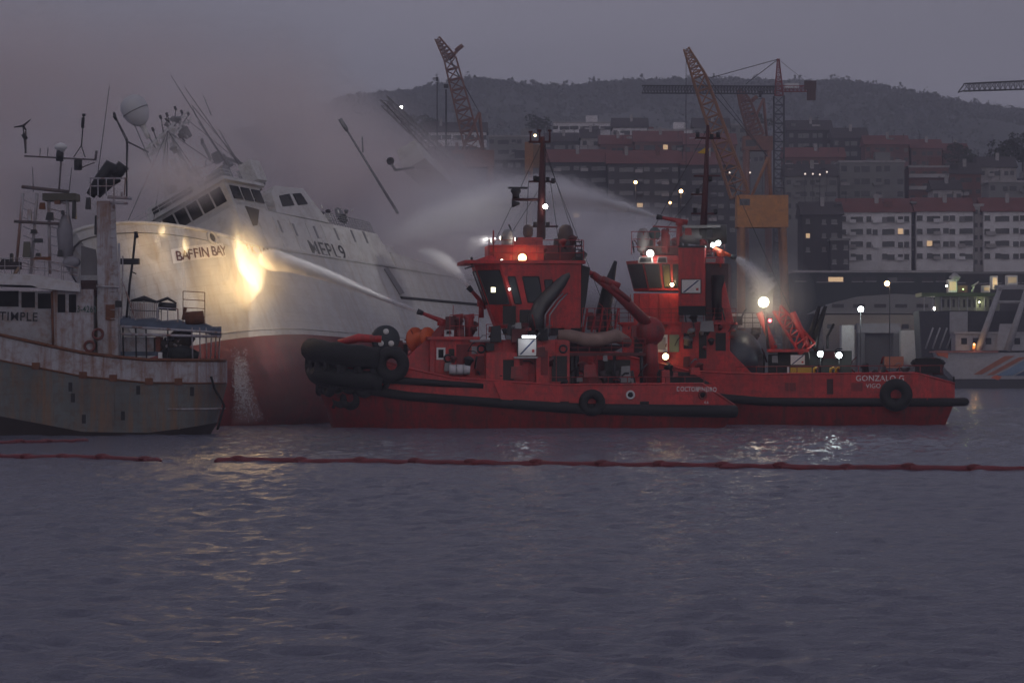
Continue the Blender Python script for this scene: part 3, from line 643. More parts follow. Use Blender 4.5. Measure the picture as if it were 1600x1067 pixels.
# superstructure: side walls flush with the hull
BS = BP.side
def slab(poly, thick, name, m, par=None): # outline on the port side, carried across to starboard
    return MB().prism([Vector((p.x, 6.42, p.z)) for p in poly], (0, -12.84, 0)).build(name, m, par or bf)
def S(*pp): return [BS(x, y, 6.42) for x, y in pp]
base_l = BS(366, 377, 6.42)
uf = -16.0
deckhouse = MB().prism([(uf, 6.42, 8.6), (uf - .8, 6.42, 12.9), (-43.3, 6.42, 12.4), (-44.6, 6.42, 8.9), (-44.6, 6.42, 8.0), (uf, 6.42, 8.0)], (0, -12.84, 0)).build('deckhouse', M_white, bf)
blk = MB().prism([(-24.3, 6.40, 12.85), (-24.9, 6.40, 15.0), (-26.0, 6.40, 15.7), (-31.6, 6.40, 16.0), (-34.2, 6.40, 12.72)], (0, -12.8, 0)).build('upper_house', M_white, bf)
def pane(poly, v, name, par, m=M_glass, t=.06):
    c = [BS(x, y, v) for x, y in poly]; return MB().prism([Vector((p.x, v - .03, p.z)) for p in c], (0, t, 0)).build(name, m, par)
pane([(436, 306), (452, 303), (460, 321), (442, 323)], 6.42, 'window', blk)
pane([(457, 303), (470, 302), (481, 319), (466, 321)], 6.42, 'window', blk)
for x, y in [(438, 354), (461, 359), (494, 363), (526, 366), (552, 369), (571, 371)]:
    c = BS(x, y, 6.44); MB().box((c.x - .16, 6.40, c.z - .62), (c.x + .16, 6.47, c.z + .62)).build('slot_window', M_grey, deckhouse)
# call sign
c = BS(489, 396, 6.46); text('call_sign', 'MEPL9', bf, (c.x + .2, 6.45, c.z - .1), (-1, 0, 0), (0, 0, 1), 1.45, M_tx, 1.12)
# after part: bulwark panel with dark slot and deck line
pane([(600, 420), (606, 418), (632, 458), (625, 461)], 6.56, 'freeing_port', bf, M_grey)
a_ = BS(626, 465, 6.52); b_ = BS(770, 478, 6.52); MB().tube([a_, b_], .16, 5).build('deck_line', M_dark, bf)
ab = MB().prism([(-44.7, 6.40, 8.4), (-44.7, 6.40, 10.6), (-60.0, 6.40, 9.4), (-62.8, 6.40, 8.4)], (0, -.18, 0)).build('after_bulwark', M_hullw, bf)
# wheelhouse with raked front, on top of the deckhouse
wf = -17.2
wh = MB().hexa([(wf, -6.2, 12.7), (wf, 6.2, 12.7), (-23.2, 6.2, 12.9), (-23.2, -6.2, 12.9), (wf + .5, -6.3, 15.2), (wf + .5, 6.3, 15.2), (-23.0, 6.3, 15.2), (-23.0, -6.3, 15.2)]).build('wheelhouse', M_white, bf)
MB().box((-23.4, -6.7, 15.203), (wf + 1.0, 6.7, 15.5)).build('wheelhouse_roof', M_white, bf)
for i in range(9):
    v0 = -6.0 + i * 1.33
    MB().hexa([(wf + .22, v0, 13.55), (wf + .22, v0 + 1.12, 13.55), (wf + .1, v0 + 1.12, 13.55), (wf + .1, v0, 13.55), (wf + .48, v0, 14.95), (wf + .48, v0 + 1.12, 14.95), (wf + .3, v0 + 1.12, 14.95), (wf + .3, v0, 14.95)]).build('window', M_glass, wh)
for i in range(3):
    u0 = wf - .3 - i * 1.9; MB().box((u0 - 1.5, 6.15, 13.6), (u0, 6.36, 14.9)).build('window', M_glass, wh)
# the dark scorched opening on the forward port corner
pane([(383, 322), (405, 328), (402, 352), (396, 353)], 6.46, 'scorched_opening', deckhouse, mat('scorched_steel', (.06, .045, .04), .9, var=.5, scale=1.5))
rail([(-24.4, 6.3, 12.9), (-17.6, 6.3, 12.9)], 1.05, bf, M_white, up=(0, 0, 1))
rail([(-34.3, 6.3, 12.65), (-43.0, 6.3, 12.4)], 1.25, bf, M_grey, bars=5, step=.5)
rail([(-34.3, -6.0, 12.65), (-43.0, -6.0, 12.4)], 1.2, bf, M_grey, bars=3)
rail([(-23.4, 6.3, 15.5), (-17.0, 6.3, 15.5), (-17.0, -6.3, 15.5)], 1.0, bf, M_white, bars=3)
# compass deck house, searchlights, radar mast with dome
ch = MB().hexa([(-18.5, -3.0, 15.5), (-18.5, 3.0, 15.5), (-22.8, 3.0, 15.5), (-22.8, -3.0, 15.5), (-18.9, -2.8, 17.4), (-18.9, 2.8, 17.4), (-22.6, 2.8, 17.4), (-22.6, -2.8, 17.4)]).build('compass_house', M_white, bf)
MB().box((-18.75, -2.2, 16.1), (-18.55, 2.2, 17.0)).build('window', M_glass, ch)
for v, h_ in ((3.8, 1.5), (4.9, 1.9)):
    MB().box((-19.2, v - .6, 15.5), (-20.6, v + .6, 15.5 + h_)).build('deck_locker', M_grey, bf)
# tripod signal mast: located by where the photo shows its head and foot
def ctr(px, py, v): return BP.at(px, py, 1, v)
mh = ctr(262, 200, 0); m1 = ctr(330, 300, 0); m2 = ctr(375, 262, 0)
mf = Vector((-20.5, 0, 17.3))
MB().tube([mf + Vector((0, 1.2, 0)), mh + Vector((0, .4, 0))], [.28, .14], 7).tube([mf + Vector((0, -1.6, -.1)), mh + Vector((0, -.5, 0))], [.28, .14], 7).tube([mf + Vector((-3, 0, -1.6)), mh], [.2, .1], 6).build('signal_mast', M_white, bf)
lattice(ctr(232, 238, .2), ctr(292, 182, -.2), .7, 7, .07).build('yard', M_white, bf)
for x, y, x2, y2 in [(180, 182, 200, 220), (262, 182, 268, 200), (285, 178, 280, 196), (240, 205, 246, 222), (252, 186, 256, 210), (275, 172, 272, 190), (233, 214, 243, 232), (295, 180, 286, 192)]:
    MB().tube([ctr(x2, y2, 0), ctr(x, y, .1)], [.06, .04], 5).tube([ctr(x, y, .1), ctr(x, y, .1) + Vector((0, 0, .35))], .12, 6).build('signal_lamp', M_dark, bf)
MB().tube([ctr(200, 222, 0), ctr(232, 238, .2)], .07, 5).tube([ctr(199, 222, 0), ctr(199, 262, 0)], .08, 5).build('spreader', M_dark, bf)
dm = ctr(211, 172, 0); dx = BP.R.transposed() @ Vector((-.45, 0, .9))
dome = MB().lathe(dm, [(.35, -1.5), (.8, -1.15), (1.12, -.6), (1.22, 0), (1.2, .5), (1.0, .95), (.6, 1.25), (.0, 1.36)], dx, 20).build('radome', mat('radome_white', (.58, .58, .6), .5, var=.1), bf)
MB().torus(dm - dx * .12, 1.215, .05, dx, 20, 6).build('seam', M_grey, dome)
MB().tube([dm - dx * 1.45, ctr(232, 216, 0)], [.3, .2], 8).build('dome_stem', M_white, bf)
for x, y, x2, y2, r_ in [(310, 190, 352, 252, .12), (342, 203, 372, 255, .1), (300, 165, 306, 182, .05), (318, 150, 330, 180, .05)]:
    MB().tube([ctr(x2, y2, 1.5), ctr(x, y, 1.5)], [r_, r_ * .5], 6).build('antenna_post', M_grey, bf)
for x, y, x2, y2 in [(267, 118, 355, 258), (288, 136, 376, 262)]:
    MB().tube([ctr(x2, y2, 2.5), ctr(x, y, 2.5)], [.05, .02], 5).build('whip_antenna', M_dark, bf)
MB().tube([ctr(262, 205, 0), ctr(334, 255, 1)], .035, 5).tube([ctr(262, 205, 0), ctr(261, 262, 0)], .035, 5).tube([ctr(334, 255, 1), ctr(300, 268, 0)], .035, 5).build('stay', M_dark, bf)
for x, y, x2, y2 in [(280, 238, 298, 270), (316, 222, 330, 250), (350, 246, 395, 262)]:
    MB().tube([ctr(x2, y2, 1), ctr(x, y, 1)], .14, 6).tube([ctr(x, y, 1) + Vector((.5, .3, 0)), ctr(x, y, 1) - Vector((.5, .3, 0))], .16, 6).build('radar_bracket', M_grey, bf)
MB().box(ctr(385, 277, 4) + Vector((-.9, 0, -1.0)), ctr(385, 277, 4) + Vector((.9, 1.4, 1.0))).build('flag_locker', M_white, bf)
# net winch house, funnel and long lattice boom on the after deck, in the smoke
ah = MB().box((-46.0, -5.0, 8.1), (-52.5, 3.5, 13.4)).build('winch_house', M_white, bf)
MB().box((-45.98, -3.8, 11.2), (-45.9, 2.2, 12.6)).build('window', M_glass, ah)
q1 = BP.at(600, 158, 1, -1.0); q2 = BP.at(756, 304, 1, -1.0)
lattice(q2, q1, 1.25, 15, .085, .7).build('lattice_boom', M_grey, bf)
q3 = BP.at(531, 186, 1, 1.0); q4 = BP.at(622, 334, 1, 1.0)
MB().tube([q4, q3], [.16, .09], 7).tube([q3, q3 + (q4 - q3) * .12], .22, 7).tube([BP.at(566, 215, 1, 1), BP.at(567, 238, 1, 1)], .08, 6).build('after_mast', M_grey, bf)
a1 = BP.at(640, 240, 1, 2); a2 = BP.at(690, 290, 1, 2)
lf = MB().hexa([a1 + Vector((0, -1.4, -1.3)), a1 + Vector((0, 1.4, -1.3)), a2 + Vector((0, 1.4, -1.0)), a2 + Vector((0, -1.4, -1.0)), a1 + Vector((0, -1.2, 1)), a1 + Vector((0, 1.2, 1)), a2 + Vector((0, 1.2, 1)), a2 + Vector((0, -1.2, 1))]).build('funnel', M_white, bf)
MB().tube([BP.at(610, 254, 1, 2), BP.at(618, 266, 1, 2), BP.at(646, 262, 1, 2)], .14, 6).build('lamp_bracket', M_grey, bf)
MB().ball(BP.at(610, 252, 1, 2), .42, n=10).build('searchlight', M_dark, bf)
# ---------------------------------------------------------------- the fire: flames bursting from the forward port corner
def volmat(name, dens, color=(.9, .9, .9), aniso=.0, emis=None, estr=0):
    m = bpy.data.materials.new(name); m.use_nodes = True; t = m.node_tree; t.nodes.clear()
    o = t.nodes.new('ShaderNodeOutputMaterial'); v = t.nodes.new('ShaderNodeVolumePrincipled')
    v.inputs['Color'].default_value = (*color, 1); v.inputs['Density'].default_value = dens; v.inputs['Anisotropy'].default_value = aniso
    if emis: v.inputs['Emission Color'].default_value = (*emis, 1); v.inputs['Emission Strength'].default_value = estr
    t.links.new(v.outputs[0], o.inputs['Volume']); return m, t, v
def flame(label, px, py, Y, w_, h_, strength, power, lean=(0, 0, 0), group=None, color=(1, .60, .20)):
    c = P(px, py, Y); t = thing('flame', label, 'fire', loc=c, group=group)
    mb = MB(); rr = random.Random(int(px)); prof = []
    for k in range(9):   # glowing gas, nested shells, hotter towards the heart
        s = 1.5 - k * .165
        b_ = MB(); pts = []; rs = []; n = 14
        for i in range(n + 1):
            f_ = i / n; z = (f_ - .42) * h_ * (s ** .5); rad = w_ * s * .5 * (math.sin(math.pi * min(1, f_ * 1.0 + .02)) ** .75) * (1 - .45 * f_) * 1.15
            pts.append((lean[0] * f_ + .12 * w_ * math.sin(f_ * 7 + k + px), lean[1] * f_, z + lean[2] * f_)); rs.append(max(.03, rad * rr.uniform(.85, 1.12)))
        b_.tube(pts, rs, 14)
        m_, _, _ = volmat('flame_gas_%d_%d' % (px, k), .0, emis=(color[0], color[1] * (1 + .045 * k), color[2] * (1 + .17 * k)), estr=strength * (.012, .016, .025, .045, .09, .18, .35, .6, 1.0)[k])
        b_.build('flame_tongue', m_, t)
    if power: point_light(t, (0.3, -1.2, h_ * .05), power, (1, .62, .26), w_ * .4)
    return t
fq = BP.M @ on_hull(-15.5, .72, 1.4)[0]
flame('largest bright yellow fire on the burning trawler side', 395, 436, 257.2, 4.2, 6.8, .85, 480, lean=(-.9, 0, 1.2))
flame('small fire burning at the corner of the bow name board', 289, 386, 253.6, .9, 2.2, 2.0, 120)
flame('small fire licking the bow rail further left', 254, 362, 253.2, 1.1, 1.5, 1.3, 100)
flame('thin tongue of fire climbing the shoulder above the big fire', 374, 388, 258.6, 1.1, 4.2, .9, 200, lean=(-.4, 0, .4))
# ================================================================ the old rust streaked fishing vessel, left
TY = 223.0
tm = thing('fishing_boat', 'old rust streaked grey and white fishing vessel, stern at the left foreground', 'ship', loc=P(345, 680, TY + 4.3))
l0 = Vector(tm.location)
def T(px, py, dy=0): return P(px, py, TY + dy) - l0            # dy metres behind the near side
xs_ = [345, 341, 334, 322, 300, 270, 231, 177, 129, 81, 40, 0, -60, -130, -210, -290, -360, -410, -440]
def hw_(px): # half breadth along the hull, round stern at right and bow far left
    a = min(1, (346 - px) / 58); b_ = min(1, (px + 442) / 190)
    return 4.3 * (1 - (1 - a) ** 2.4) ** .5 * (1 - (1 - b_) ** 2.2) ** .7
topy = lambda x: np.interp(x, [-440, -200, 0, 81, 144, 231, 345], [420, 486, 523, 541, 554, 562, 563])
midy = lambda x: np.interp(x, [-440, -200, 0, 129, 231, 345], [476, 530, 563, 588, 598, 599])
def row(yf, dv=1.0, inset=0, tuck=0):
    out = []
    for x in xs_:
        X_ = T(x, 600).x; zz = T(x, yf(x)).z if callable(yf) else yf; out.append(Vector((X_ - inset - tuck * max(0, 1 - (345 - x) / 70) ** 1.3, -hw_(x) * dv, zz)))
    return out
def skin(r0, r1, name, m, par=None):
    n = len(r0); mb = MB(); f0 = [Vector((p.x, -p.y, p.z)) for p in r0]; f1 = [Vector((p.x, -p.y, p.z)) for p in r1]
    mb.add(r0 + r1 + f0 + f1, [(i, i+1, n+i+1, n+i) for i in range(n-1)] + [(2*n+i, 3*n+i, 3*n+i+1, 2*n+i+1) for i in range(n-1)] + [(0, n, 3*n, 2*n)], True)
    return mb.build(name, m, par or tm)
rt = row(lambda x: topy(x)); rm_ = row(lambda x: midy(x), 1.0); rw = row(.9, .99); rk = row(-1.0, .86, 0, 1.9)
ry = row(lambda x: np.interp(x, [-440, 0, 132, 230, 345], [600, 650, 675, 676, 662]), .985, 0, .75)
skin(rt, rm_, 'bulwark', M_rusty); skin(rm_, ry, 'hull', M_rust2); skin(ry, rk, 'bottom', mat('old_bottom', (.035, .022, .02), .8, var=.4))
n = len(rt); dk = [Vector((p.x, p.y * .97, p.z - .9)) for p in rt]; MB().add(dk + [Vector((p.x, -p.y, p.z)) for p in dk], [(i, n+i, n+i+1, i+1) for i in range(n-1)]).build('deck', M_rustb, tm)
MB().tube([p + Vector((0, -.06, 0)) for p in rt], .12, 6).build('bulwark_cap', M_rustb, tm)
MB().tube([p + Vector((0, -.04, 0)) for p in rm_], .07, 6).build('rubbing_strake', M_rustb, tm)
MB().tube([Vector((T(x, 0).x, -hw_(x) * .995 - .03, T(x, 639).z)) for x in (262, 290, 315, 330, 340, 345)], .06, 6).build('stern_strake', M_rusty, tm)
for x in (56, 130, 177, 233, 279):
    y = midy(x); c = T(x, y); MB().box((c.x - .28, -hw_(x) - .14, c.z - .15), (c.x + .28, -hw_(x) + .1, c.z + .35)).build('fender_bracket', M_rustb, tm)
for x in (56, 177, 246, 279): 
    c = T(x, midy(x)); MB().box((c.x - .09, -hw_(x) - .035, c.z - 3.4), (c.x + .09, -hw_(x) + .1, c.z - .2)).build('fender_bar', M_rust2, tm)
for x, y in ((110, 605), (216, 610), (300, 612), (192, 650), (131, 655), (114, 622)):
    c = T(x, y); MB().box((c.x - .14, -hw_(x) - .03, c.z - .3), (c.x + .14, -hw_(x) + .1, c.z + .35)).build('scupper', M_black, tm)
MB().tube([T(328, 588, -.1) + Vector((0, .9, 0)), T(333, 606, 0) + Vector((0, .8, 0)), T(345, 634, 0) + Vector((.1, 1.6, 0)), T(330, 672, 0) + Vector((.3, 1.5, 0))], .09, 6).build('rudder_chain', M_black, tm)
# wheelhouse
W0 = .55
def bx(px0, px1, py0, py1, d0, d1, name, m, par=None):
    a = T(px0, py1, d0); b_ = T(px1, py0, d0); return MB().box((a.x, a.y, a.z), (b_.x, a.y + d1 - d0, b_.z)).build(name, m, par or tm)
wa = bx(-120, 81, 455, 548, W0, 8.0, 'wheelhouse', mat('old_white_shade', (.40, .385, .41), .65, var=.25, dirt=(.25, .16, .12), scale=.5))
wb = bx(81.4, 146, 452, 558, W0 - .35, 8.2, 'side_house', M_rusty)
for x0, x1, y0, y1 in ((-30, 29, 453, 479), (33.5, 54.5, 455, 480.5), (59, 80, 457, 482)): bx(x0, x1, y0 + 1.5, y1, W0 - .05, W0 + .03, 'window', M_glass, wa)
for x0, x1 in ((90, 102), (107.5, 119)): bx(x0, x1, 460, 488, W0 - .41, W0 - .33, 'window', M_glass, wb)
MB().tube([T(81, 455, W0 - .45), T(83, 546, W0 - .45)], .09, 6).build('corner_pipe', M_rustb, wa)
MB().prism([T(-120, 428, -.5), T(35, 428, -.5), T(70, 432, -.5), T(124, 444, -.5), T(125, 456, -.5), T(62, 451, -.5), T(50, 446, -.5), T(-120, 441, -.5)], (0, 8.9, 0)).build('roof_visor', mat('visor_white', (.62, .6, .62), .6, var=.15, dirt=(.4, .34, .3)), tm)
bx(126, 150, 438, 462, .3, 6, 'locker', mat('locker_maroon', (.05, .022, .022), .8), tm)
o = T(-1.5, 500, W0 - .06); text('name_letters', 'TIMPLE', tm, o, (1, 0, -.03), (0, 0, 1), .62, M_tx, .95)
o = T(120, 487.5, W0 - .42); text('registration', '3-4265', tm, o, (1, 0, -.02), (0, 0, 1), .46, mat('green_letters', (.04, .10, .08), .6), .72)
for i, (x, y) in enumerate(((140, 541), (153, 522))):
    lr = thing('life_ring', ('lower left' if i == 0 else 'upper right') + ' of two faded life rings on the old vessel wheelhouse', 'life ring', loc=P(x, y, TY + W0 - .48)); MB().torus((0, 0, 0), .36, .10, (0, 1, 0), 18, 8).build('ring', mat('faded_orange', (.18, .055, .045), .8), lr)
    for k in range(4): a = k * math.pi / 2 + .4; MB().torus((.36 * math.cos(a), 0, .36 * math.sin(a)), .105, .022, (-math.sin(a), 0, math.cos(a)), 10, 5).build('band', M_rustb, lr)
# big white mast trunk
mt = MB().hexa([T(153, 556, .6), T(190, 556, .6), T(190, 556, 2.2), T(153, 556, 2.2), T(151, 314, .8), T(180, 314, .8), T(180, 314, 2.0), T(151, 314, 2.0)]).build('mast_trunk', M_rusty, tm)
bx(165, 179, 476, 500, .52, .62, 'rust_patch', M_rustb, mt)
for y in range(330, 540, 14): MB().tube([T(172, y, .5), T(180, y, .5)], .03, 4).build('rung', M_rusty, mt)
MB().tube([T(186, 380, .5), T(187, 558, .5)], .09, 6).build('stay_pipe', M_rusty, tm)
MB().tube([T(150, 447, .4), T(186, 449, .4)], .07, 6).build('cross_pipe', M_rusty, tm)
bx(180, 190, 470, 480, .4, .6, 'junction_box', M_dark, mt)
# platform near the mast head
MB().tube([T(168, 308, .6), T(206, 310, .6)], .12, 6).tube([T(172, 316, .6), T(200, 318, .6)], .1, 6).tube([T(178, 308, .6), T(178, 326, .6)], .1, 6).tube([T(190, 300, .6), T(190, 310, .6)], .08, 6).build('mast_platform', M_rusty, tm)
MB().tube([T(198, 218, .7), T(198, 308, .7)], .055, 6).tube([T(198, 222, .7), T(181, 186, .7)], .04, 5).tube([T(182, 188, .7), T(178, 181, .7)], .11, 6).build('antenna_post', M_dark, tm)
# folded dark hydraulic crane behind a white frame
MB().tube([T(141, 306, 1.2), T(158, 280, 1.2), T(172, 262, 1.2), T(184, 268, 1.2)], [.35, .5, .62, .4], 8).tube([T(178, 276, 1.3), T(190, 262, 1.3), T(197, 268, 1.3)], [.45, .55, .3], 8).tube([T(150, 304, 1.3), T(170, 282, 1.3), T(186, 276, 1.3)], [.4, .55, .4], 8).build('folded_crane', M_dark, tm)
mb = MB()
for x in (141, 153, 166, 178): mb.tube([T(x, 278, .5), T(x, 306, .5)], .05, 5)
mb.tube([T(140, 279, .5), T(198, 279, .5)], .06, 5).tube([T(140, 291, .5), T(178, 291, .5)], .05, 5).tube([T(196, 278, .5), T(194, 306, .5)], .05, 5); mb.build('guard_frame', M_rusty, tm)
# bipod mast and yards over the wheelhouse
bx(66, 118, 302, 313, .8, 3.2, 'mast_head_box', mat('olive_box', (.13, .12, .09), .8, var=.4), tm)
mb = MB()
for x, y, x2, y2, r_ in [(34, 292, 108, 300, .13), (22, 346, 92, 350, .11), (38, 244, 150, 250, .06), (96, 245, 92, 300, .07), (40, 240, 40, 205, .07), (149, 250, 151, 236, .09), (128, 262, 148, 254, .04)]: MB().tube([T(x, y, 1), T(x2, y2, 1)], r_, 6).build('yard', mat('yard_grey', (.16, .14, .15), .7, var=.4, dirt=(.14, .07, .04)), tm)
for xa, xb in ((36, 24), (58, 48), (76, 78), (104, 112)):
    MB().tube([T(xa, 302, 1.2), T(xb, 428, 1.4)], .12, 6).build('mast_leg', M_rusty, tm)
mb = MB()
for k in range(8): y = 312 + k * 14; mb.tube([T(76, y, 1.3), T(108, y + 8, 1.3)], .05, 5).tube([T(36, y, 1.3), T(60, y + 10, 1.3)], .04, 5)
mb.build('mast_bracing', M_rusty, tm)
mb = MB(); mb.tube([T(22, 199, 1), T(36, 197, 1)], [.04, .09], 6).tube([T(36, 197, 1), T(48, 187, 1)], [.09, .03], 6).tube([T(36, 197, 1), T(41, 204, 1)], [.09, .05], 6).tube([T(36, 210, 1), T(41, 218, 1)], .16, 6).tube([T(36, 198, 1), T(40, 240, 1)], .05, 5); mb.build('wind_vane', M_dark, tm)
MB().tube([T(131, 180, 1), T(127, 230, 1)], [.05, .05], 5).tube([T(130, 184, 1), T(129, 200, 1)], .12, 6).tube([T(131, 178, 1), T(131, 182, 1)], .13, 6).tube([T(127, 228, 1), T(115, 246, 1)], .04, 5).tube([T(127, 228, 1), T(133, 246, 1)], .04, 5).build('masthead_light', M_dark, tm)
MB().lathe(T(95, 232, 1), [(.15, -.5), (.32, -.1), (.5, 0), (.42, .25), (.1, .4)], (0, 0, 1), 12).build('satellite_dome', M_white2, tm)
MB().tube([T(94, 236, 1), T(93, 252, 1)], .28, 8).tube([T(122, 250, 1), T(122, 266, 1)], .3, 8).build('horn', M_dark, tm)
for i, (x, y, x2, y2) in enumerate([(149, 300, 171, 135), (63, 232, 62, 245), (75, 232, 74, 246), (52, 300, 51, 262), (108, 300, 112, 262)]): MB().tube([T(x, y, 1.4), T(x2, y2, 1.4)], [.035, .02], 5).build('whip_antenna', M_dark, tm)
mb = MB(); r_ = random.Random(4)
mb.tube([T(93, 312, .9), T(60, 330, .9), T(100, 345, .9)], .05, 5)
for x, y, w_, h_, mm in [(66, 322, 9, 10, M_rustb), (78, 338, 12, 12, M_dark), (116, 325, 6, 34, M_dark), (138, 318, 8, 18, M_dark), (98, 332, 4, 6, M_dark), (46, 336, 6, 18, M_rusty), (90, 312, 9, 14, M_rustb), (53, 362, 10, 6, M_dark), (60, 376, 16, 6, M_dark), (42, 390, 12, 24, mat('olive_box', (.13, .12, .09))), (94, 396, 8, 10, M_dark), (18, 404, 5, 16, M_dark), (8, 408, 14, 6, M_dark), (66, 404, 30, 5, M_rustb), (60, 398, 8, 5, M_dark), (150, 352, 4, 30, M_dark)]:
    a = T(x, y, 1.1); s = w_ / 42; h2 = h_ / 42
    MB().hexa([(a.x - s, a.y - .3, a.z - h2), (a.x + s, a.y - .3, a.z - h2), (a.x + s * .8, a.y + .5, a.z - h2), (a.x - s * .8, a.y + .5, a.z - h2), (a.x - s * .7, a.y - .2, a.z + h2), (a.x + s * .9, a.y - .2, a.z + h2), (a.x + s * .7, a.y + .4, a.z + h2 * .9), (a.x - s * .6, a.y + .4, a.z + h2)]).build('deck_fitting', mm, tm)
# canvas covered pale cylinder, grey locker and rails on the wheelhouse top
MB().tube([T(103, 400, 1.5), T(101, 360, 1.5), T(103, 336, 1.5)], [.55, .6, .3], 10).build('liferaft_cover', mat('cover_grey', (.30, .29, .32), .8, var=.25), tm)
MB().hexa([T(126, 430, .9), T(155, 430, .9), T(155, 430, 2.5), T(126, 430, 2.5), T(127, 384, .9), T(150, 390, .9), T(150, 390, 2.5), T(127, 384, 2.5)]).build('funnel_casing', mat('casing_grey', (.17, .16, .17), .7, var=.3), tm)
MB().ball(T(112, 410, 1.2), .62, 1.1, 1, .7, 12).build('buoy', mat('cover_grey', (.30, .29, .32)), tm)
rail([T(-60, 428, .4), T(30, 428, .4), T(76, 432, .4), T(122, 444, .4)], 1.15, tm, M_rusty, bars=2, r=.03, step=.9)
rail([T(-60, 428, 4), T(122, 440, 4)], 1.3, tm, M_rusty, bars=2, r=.03, step=1.2)
bx(-60, 32, 409, 421, .6, 1.2, 'canvas_screen', mat('screen_dark', (.05, .04, .045), .9), tm)
MB().tube([T(30, 418, .5), T(22, 430, .4)], .12, 6).build('hose', mat('hose_tan', (.3, .2, .13), .8), tm)
# derrick post with plate, right of the trunk
MB().tube([T(212, 362, 2), T(208, 404, 2), T(203, 440, 2), T(197, 505, 2)], .09, 6).tube([T(212, 362, 2), T(214, 372, 2)], .14, 6).tube([T(204, 424, 2), T(213, 428, 2)], .05, 5).build('derrick', M_dark, tm)
MB().box(T(187, 413, 1.8), T(217, 404, 1.8) + Vector((0, .8, 0))).build('derrick_platform', M_dark, tm)
MB().tube([T(190, 436, .8), T(212, 500, .8)], .06, 5).tube([T(192, 400, .8), T(190, 500, .8)], .05, 5).build('backstay', M_rusty, tm)
# after deck: shelter with blue tarpaulin top, posts, junk
mb = MB(); ts = []
for i in range(13):
    f_ = i / 12; x = 188 + f_ * 158; y = np.interp(x, [188, 230, 290, 346], [498, 501, 506, 514]); dz = .06 * math.sin(i * 2.1)
    ts += [T(x, y + 11, .1) + Vector((0, 0, dz)), T(x, y, .5) + Vector((0, 0, dz)), T(x, y - 4, 4.2) + Vector((0, 0, dz * 2)), T(x, y + 2, 7.6)]
mb.add(ts, [(i*4+k, i*4+k+1, i*4+5+k, i*4+4+k) for i in range(12) for k in range(3)], True); mb.build('tarpaulin', M_canv, tm)
for x in (192, 212, 228, 262, 300, 312, 322, 331, 338, 344):
    MB().tube([T(x, 512, .15 if x < 320 else .15 + (x - 320) * .05), T(x + (1 if x < 330 else -2), 560, .15 if x < 320 else .2 + (x - 320) * .06)], .055, 6).build('shelter_post', M_dark if x < 300 else M_rusty, tm)
MB().tube([T(190, 522, .12), T(346, 526, .12)], .1, 6).tube([T(190, 510, .1), T(346, 520, .1)], .09, 6).build('shelter_edge', M_rusty, tm)
bx(190, 240, 527, 549, 1.5, 4, 'deck_house', M_rusty, tm); bx(243, 251, 526, 550, 1.2, 3, 'orange_locker', mat('locker_orange', (.22, .06, .03), .8), tm)
bx(188, 250, 549.3, 556, .5, 3, 'hatch', M_canv, tm); bx(247, 253, 550.5, 562, .2, 1.2, 'bollard_box', M_white2, tm)
MB().tube([T(255, 545, 1.5), T(285, 530, 1.5), T(298, 520, 1.5)], [.5, .9, .6], 9).build('net_heap', mat('brown_net', (.06, .045, .03), .95, var=.5, scale=5, bump=.6), tm)
MB().tube([T(252, 555, .9), T(285, 550, .9), T(310, 556, .9)], [.35, .6, .3], 8).build('rope_heap', mat('dark_net', (.03, .035, .035), .95, var=.5, scale=5, bump=.6), tm)
for i in range(16):
    x = r_.uniform(254, 285); y = r_.uniform(528, 552); MB().ball(T(x, y, .8), r_.uniform(.1, .19), n=8).build('float', (M_rusty, M_dark, M_grey)[i % 3], tm)
mb = MB()
for k in range(14): x = 206 + k * 3.2; mb.tube([T(x, 472 + (k % 3) * .8, 1), T(x, 498, 1)], .05, 5)
mb.build('grating', M_rusty, tm)
rail([T(203, 499, .9), T(252, 501, .9)], 1.35, tm, M_dark, bars=2)
rail([T(246, 501, .7), T(278, 503, .7)], .95, tm, M_rusty, bars=1, r=.05, step=.6)
rail([T(286, 506, 1), T(320, 508, 1)], 2.4, tm, M_rustb, bars=4, step=1.1)
MB().tube([T(205, 470, 1.2), T(225, 466, 1.2), T(245, 472, 1.2), T(262, 466, 1.2), T(276, 474, 1.2)], [.08, .2, .1, .12, .05], 6).tube([T(248, 478, 1.2), T(275, 480, 1.2)], .3, 7).build('lashed_gear', M_dark, tm)
MB().tube([T(290, 498, 1.5), T(318, 496, 1.5)], .5, 9).tube([T(286, 500, 1.5), T(290, 480, 1.5)], .12, 6).build('net_drum', M_rustb, tm)
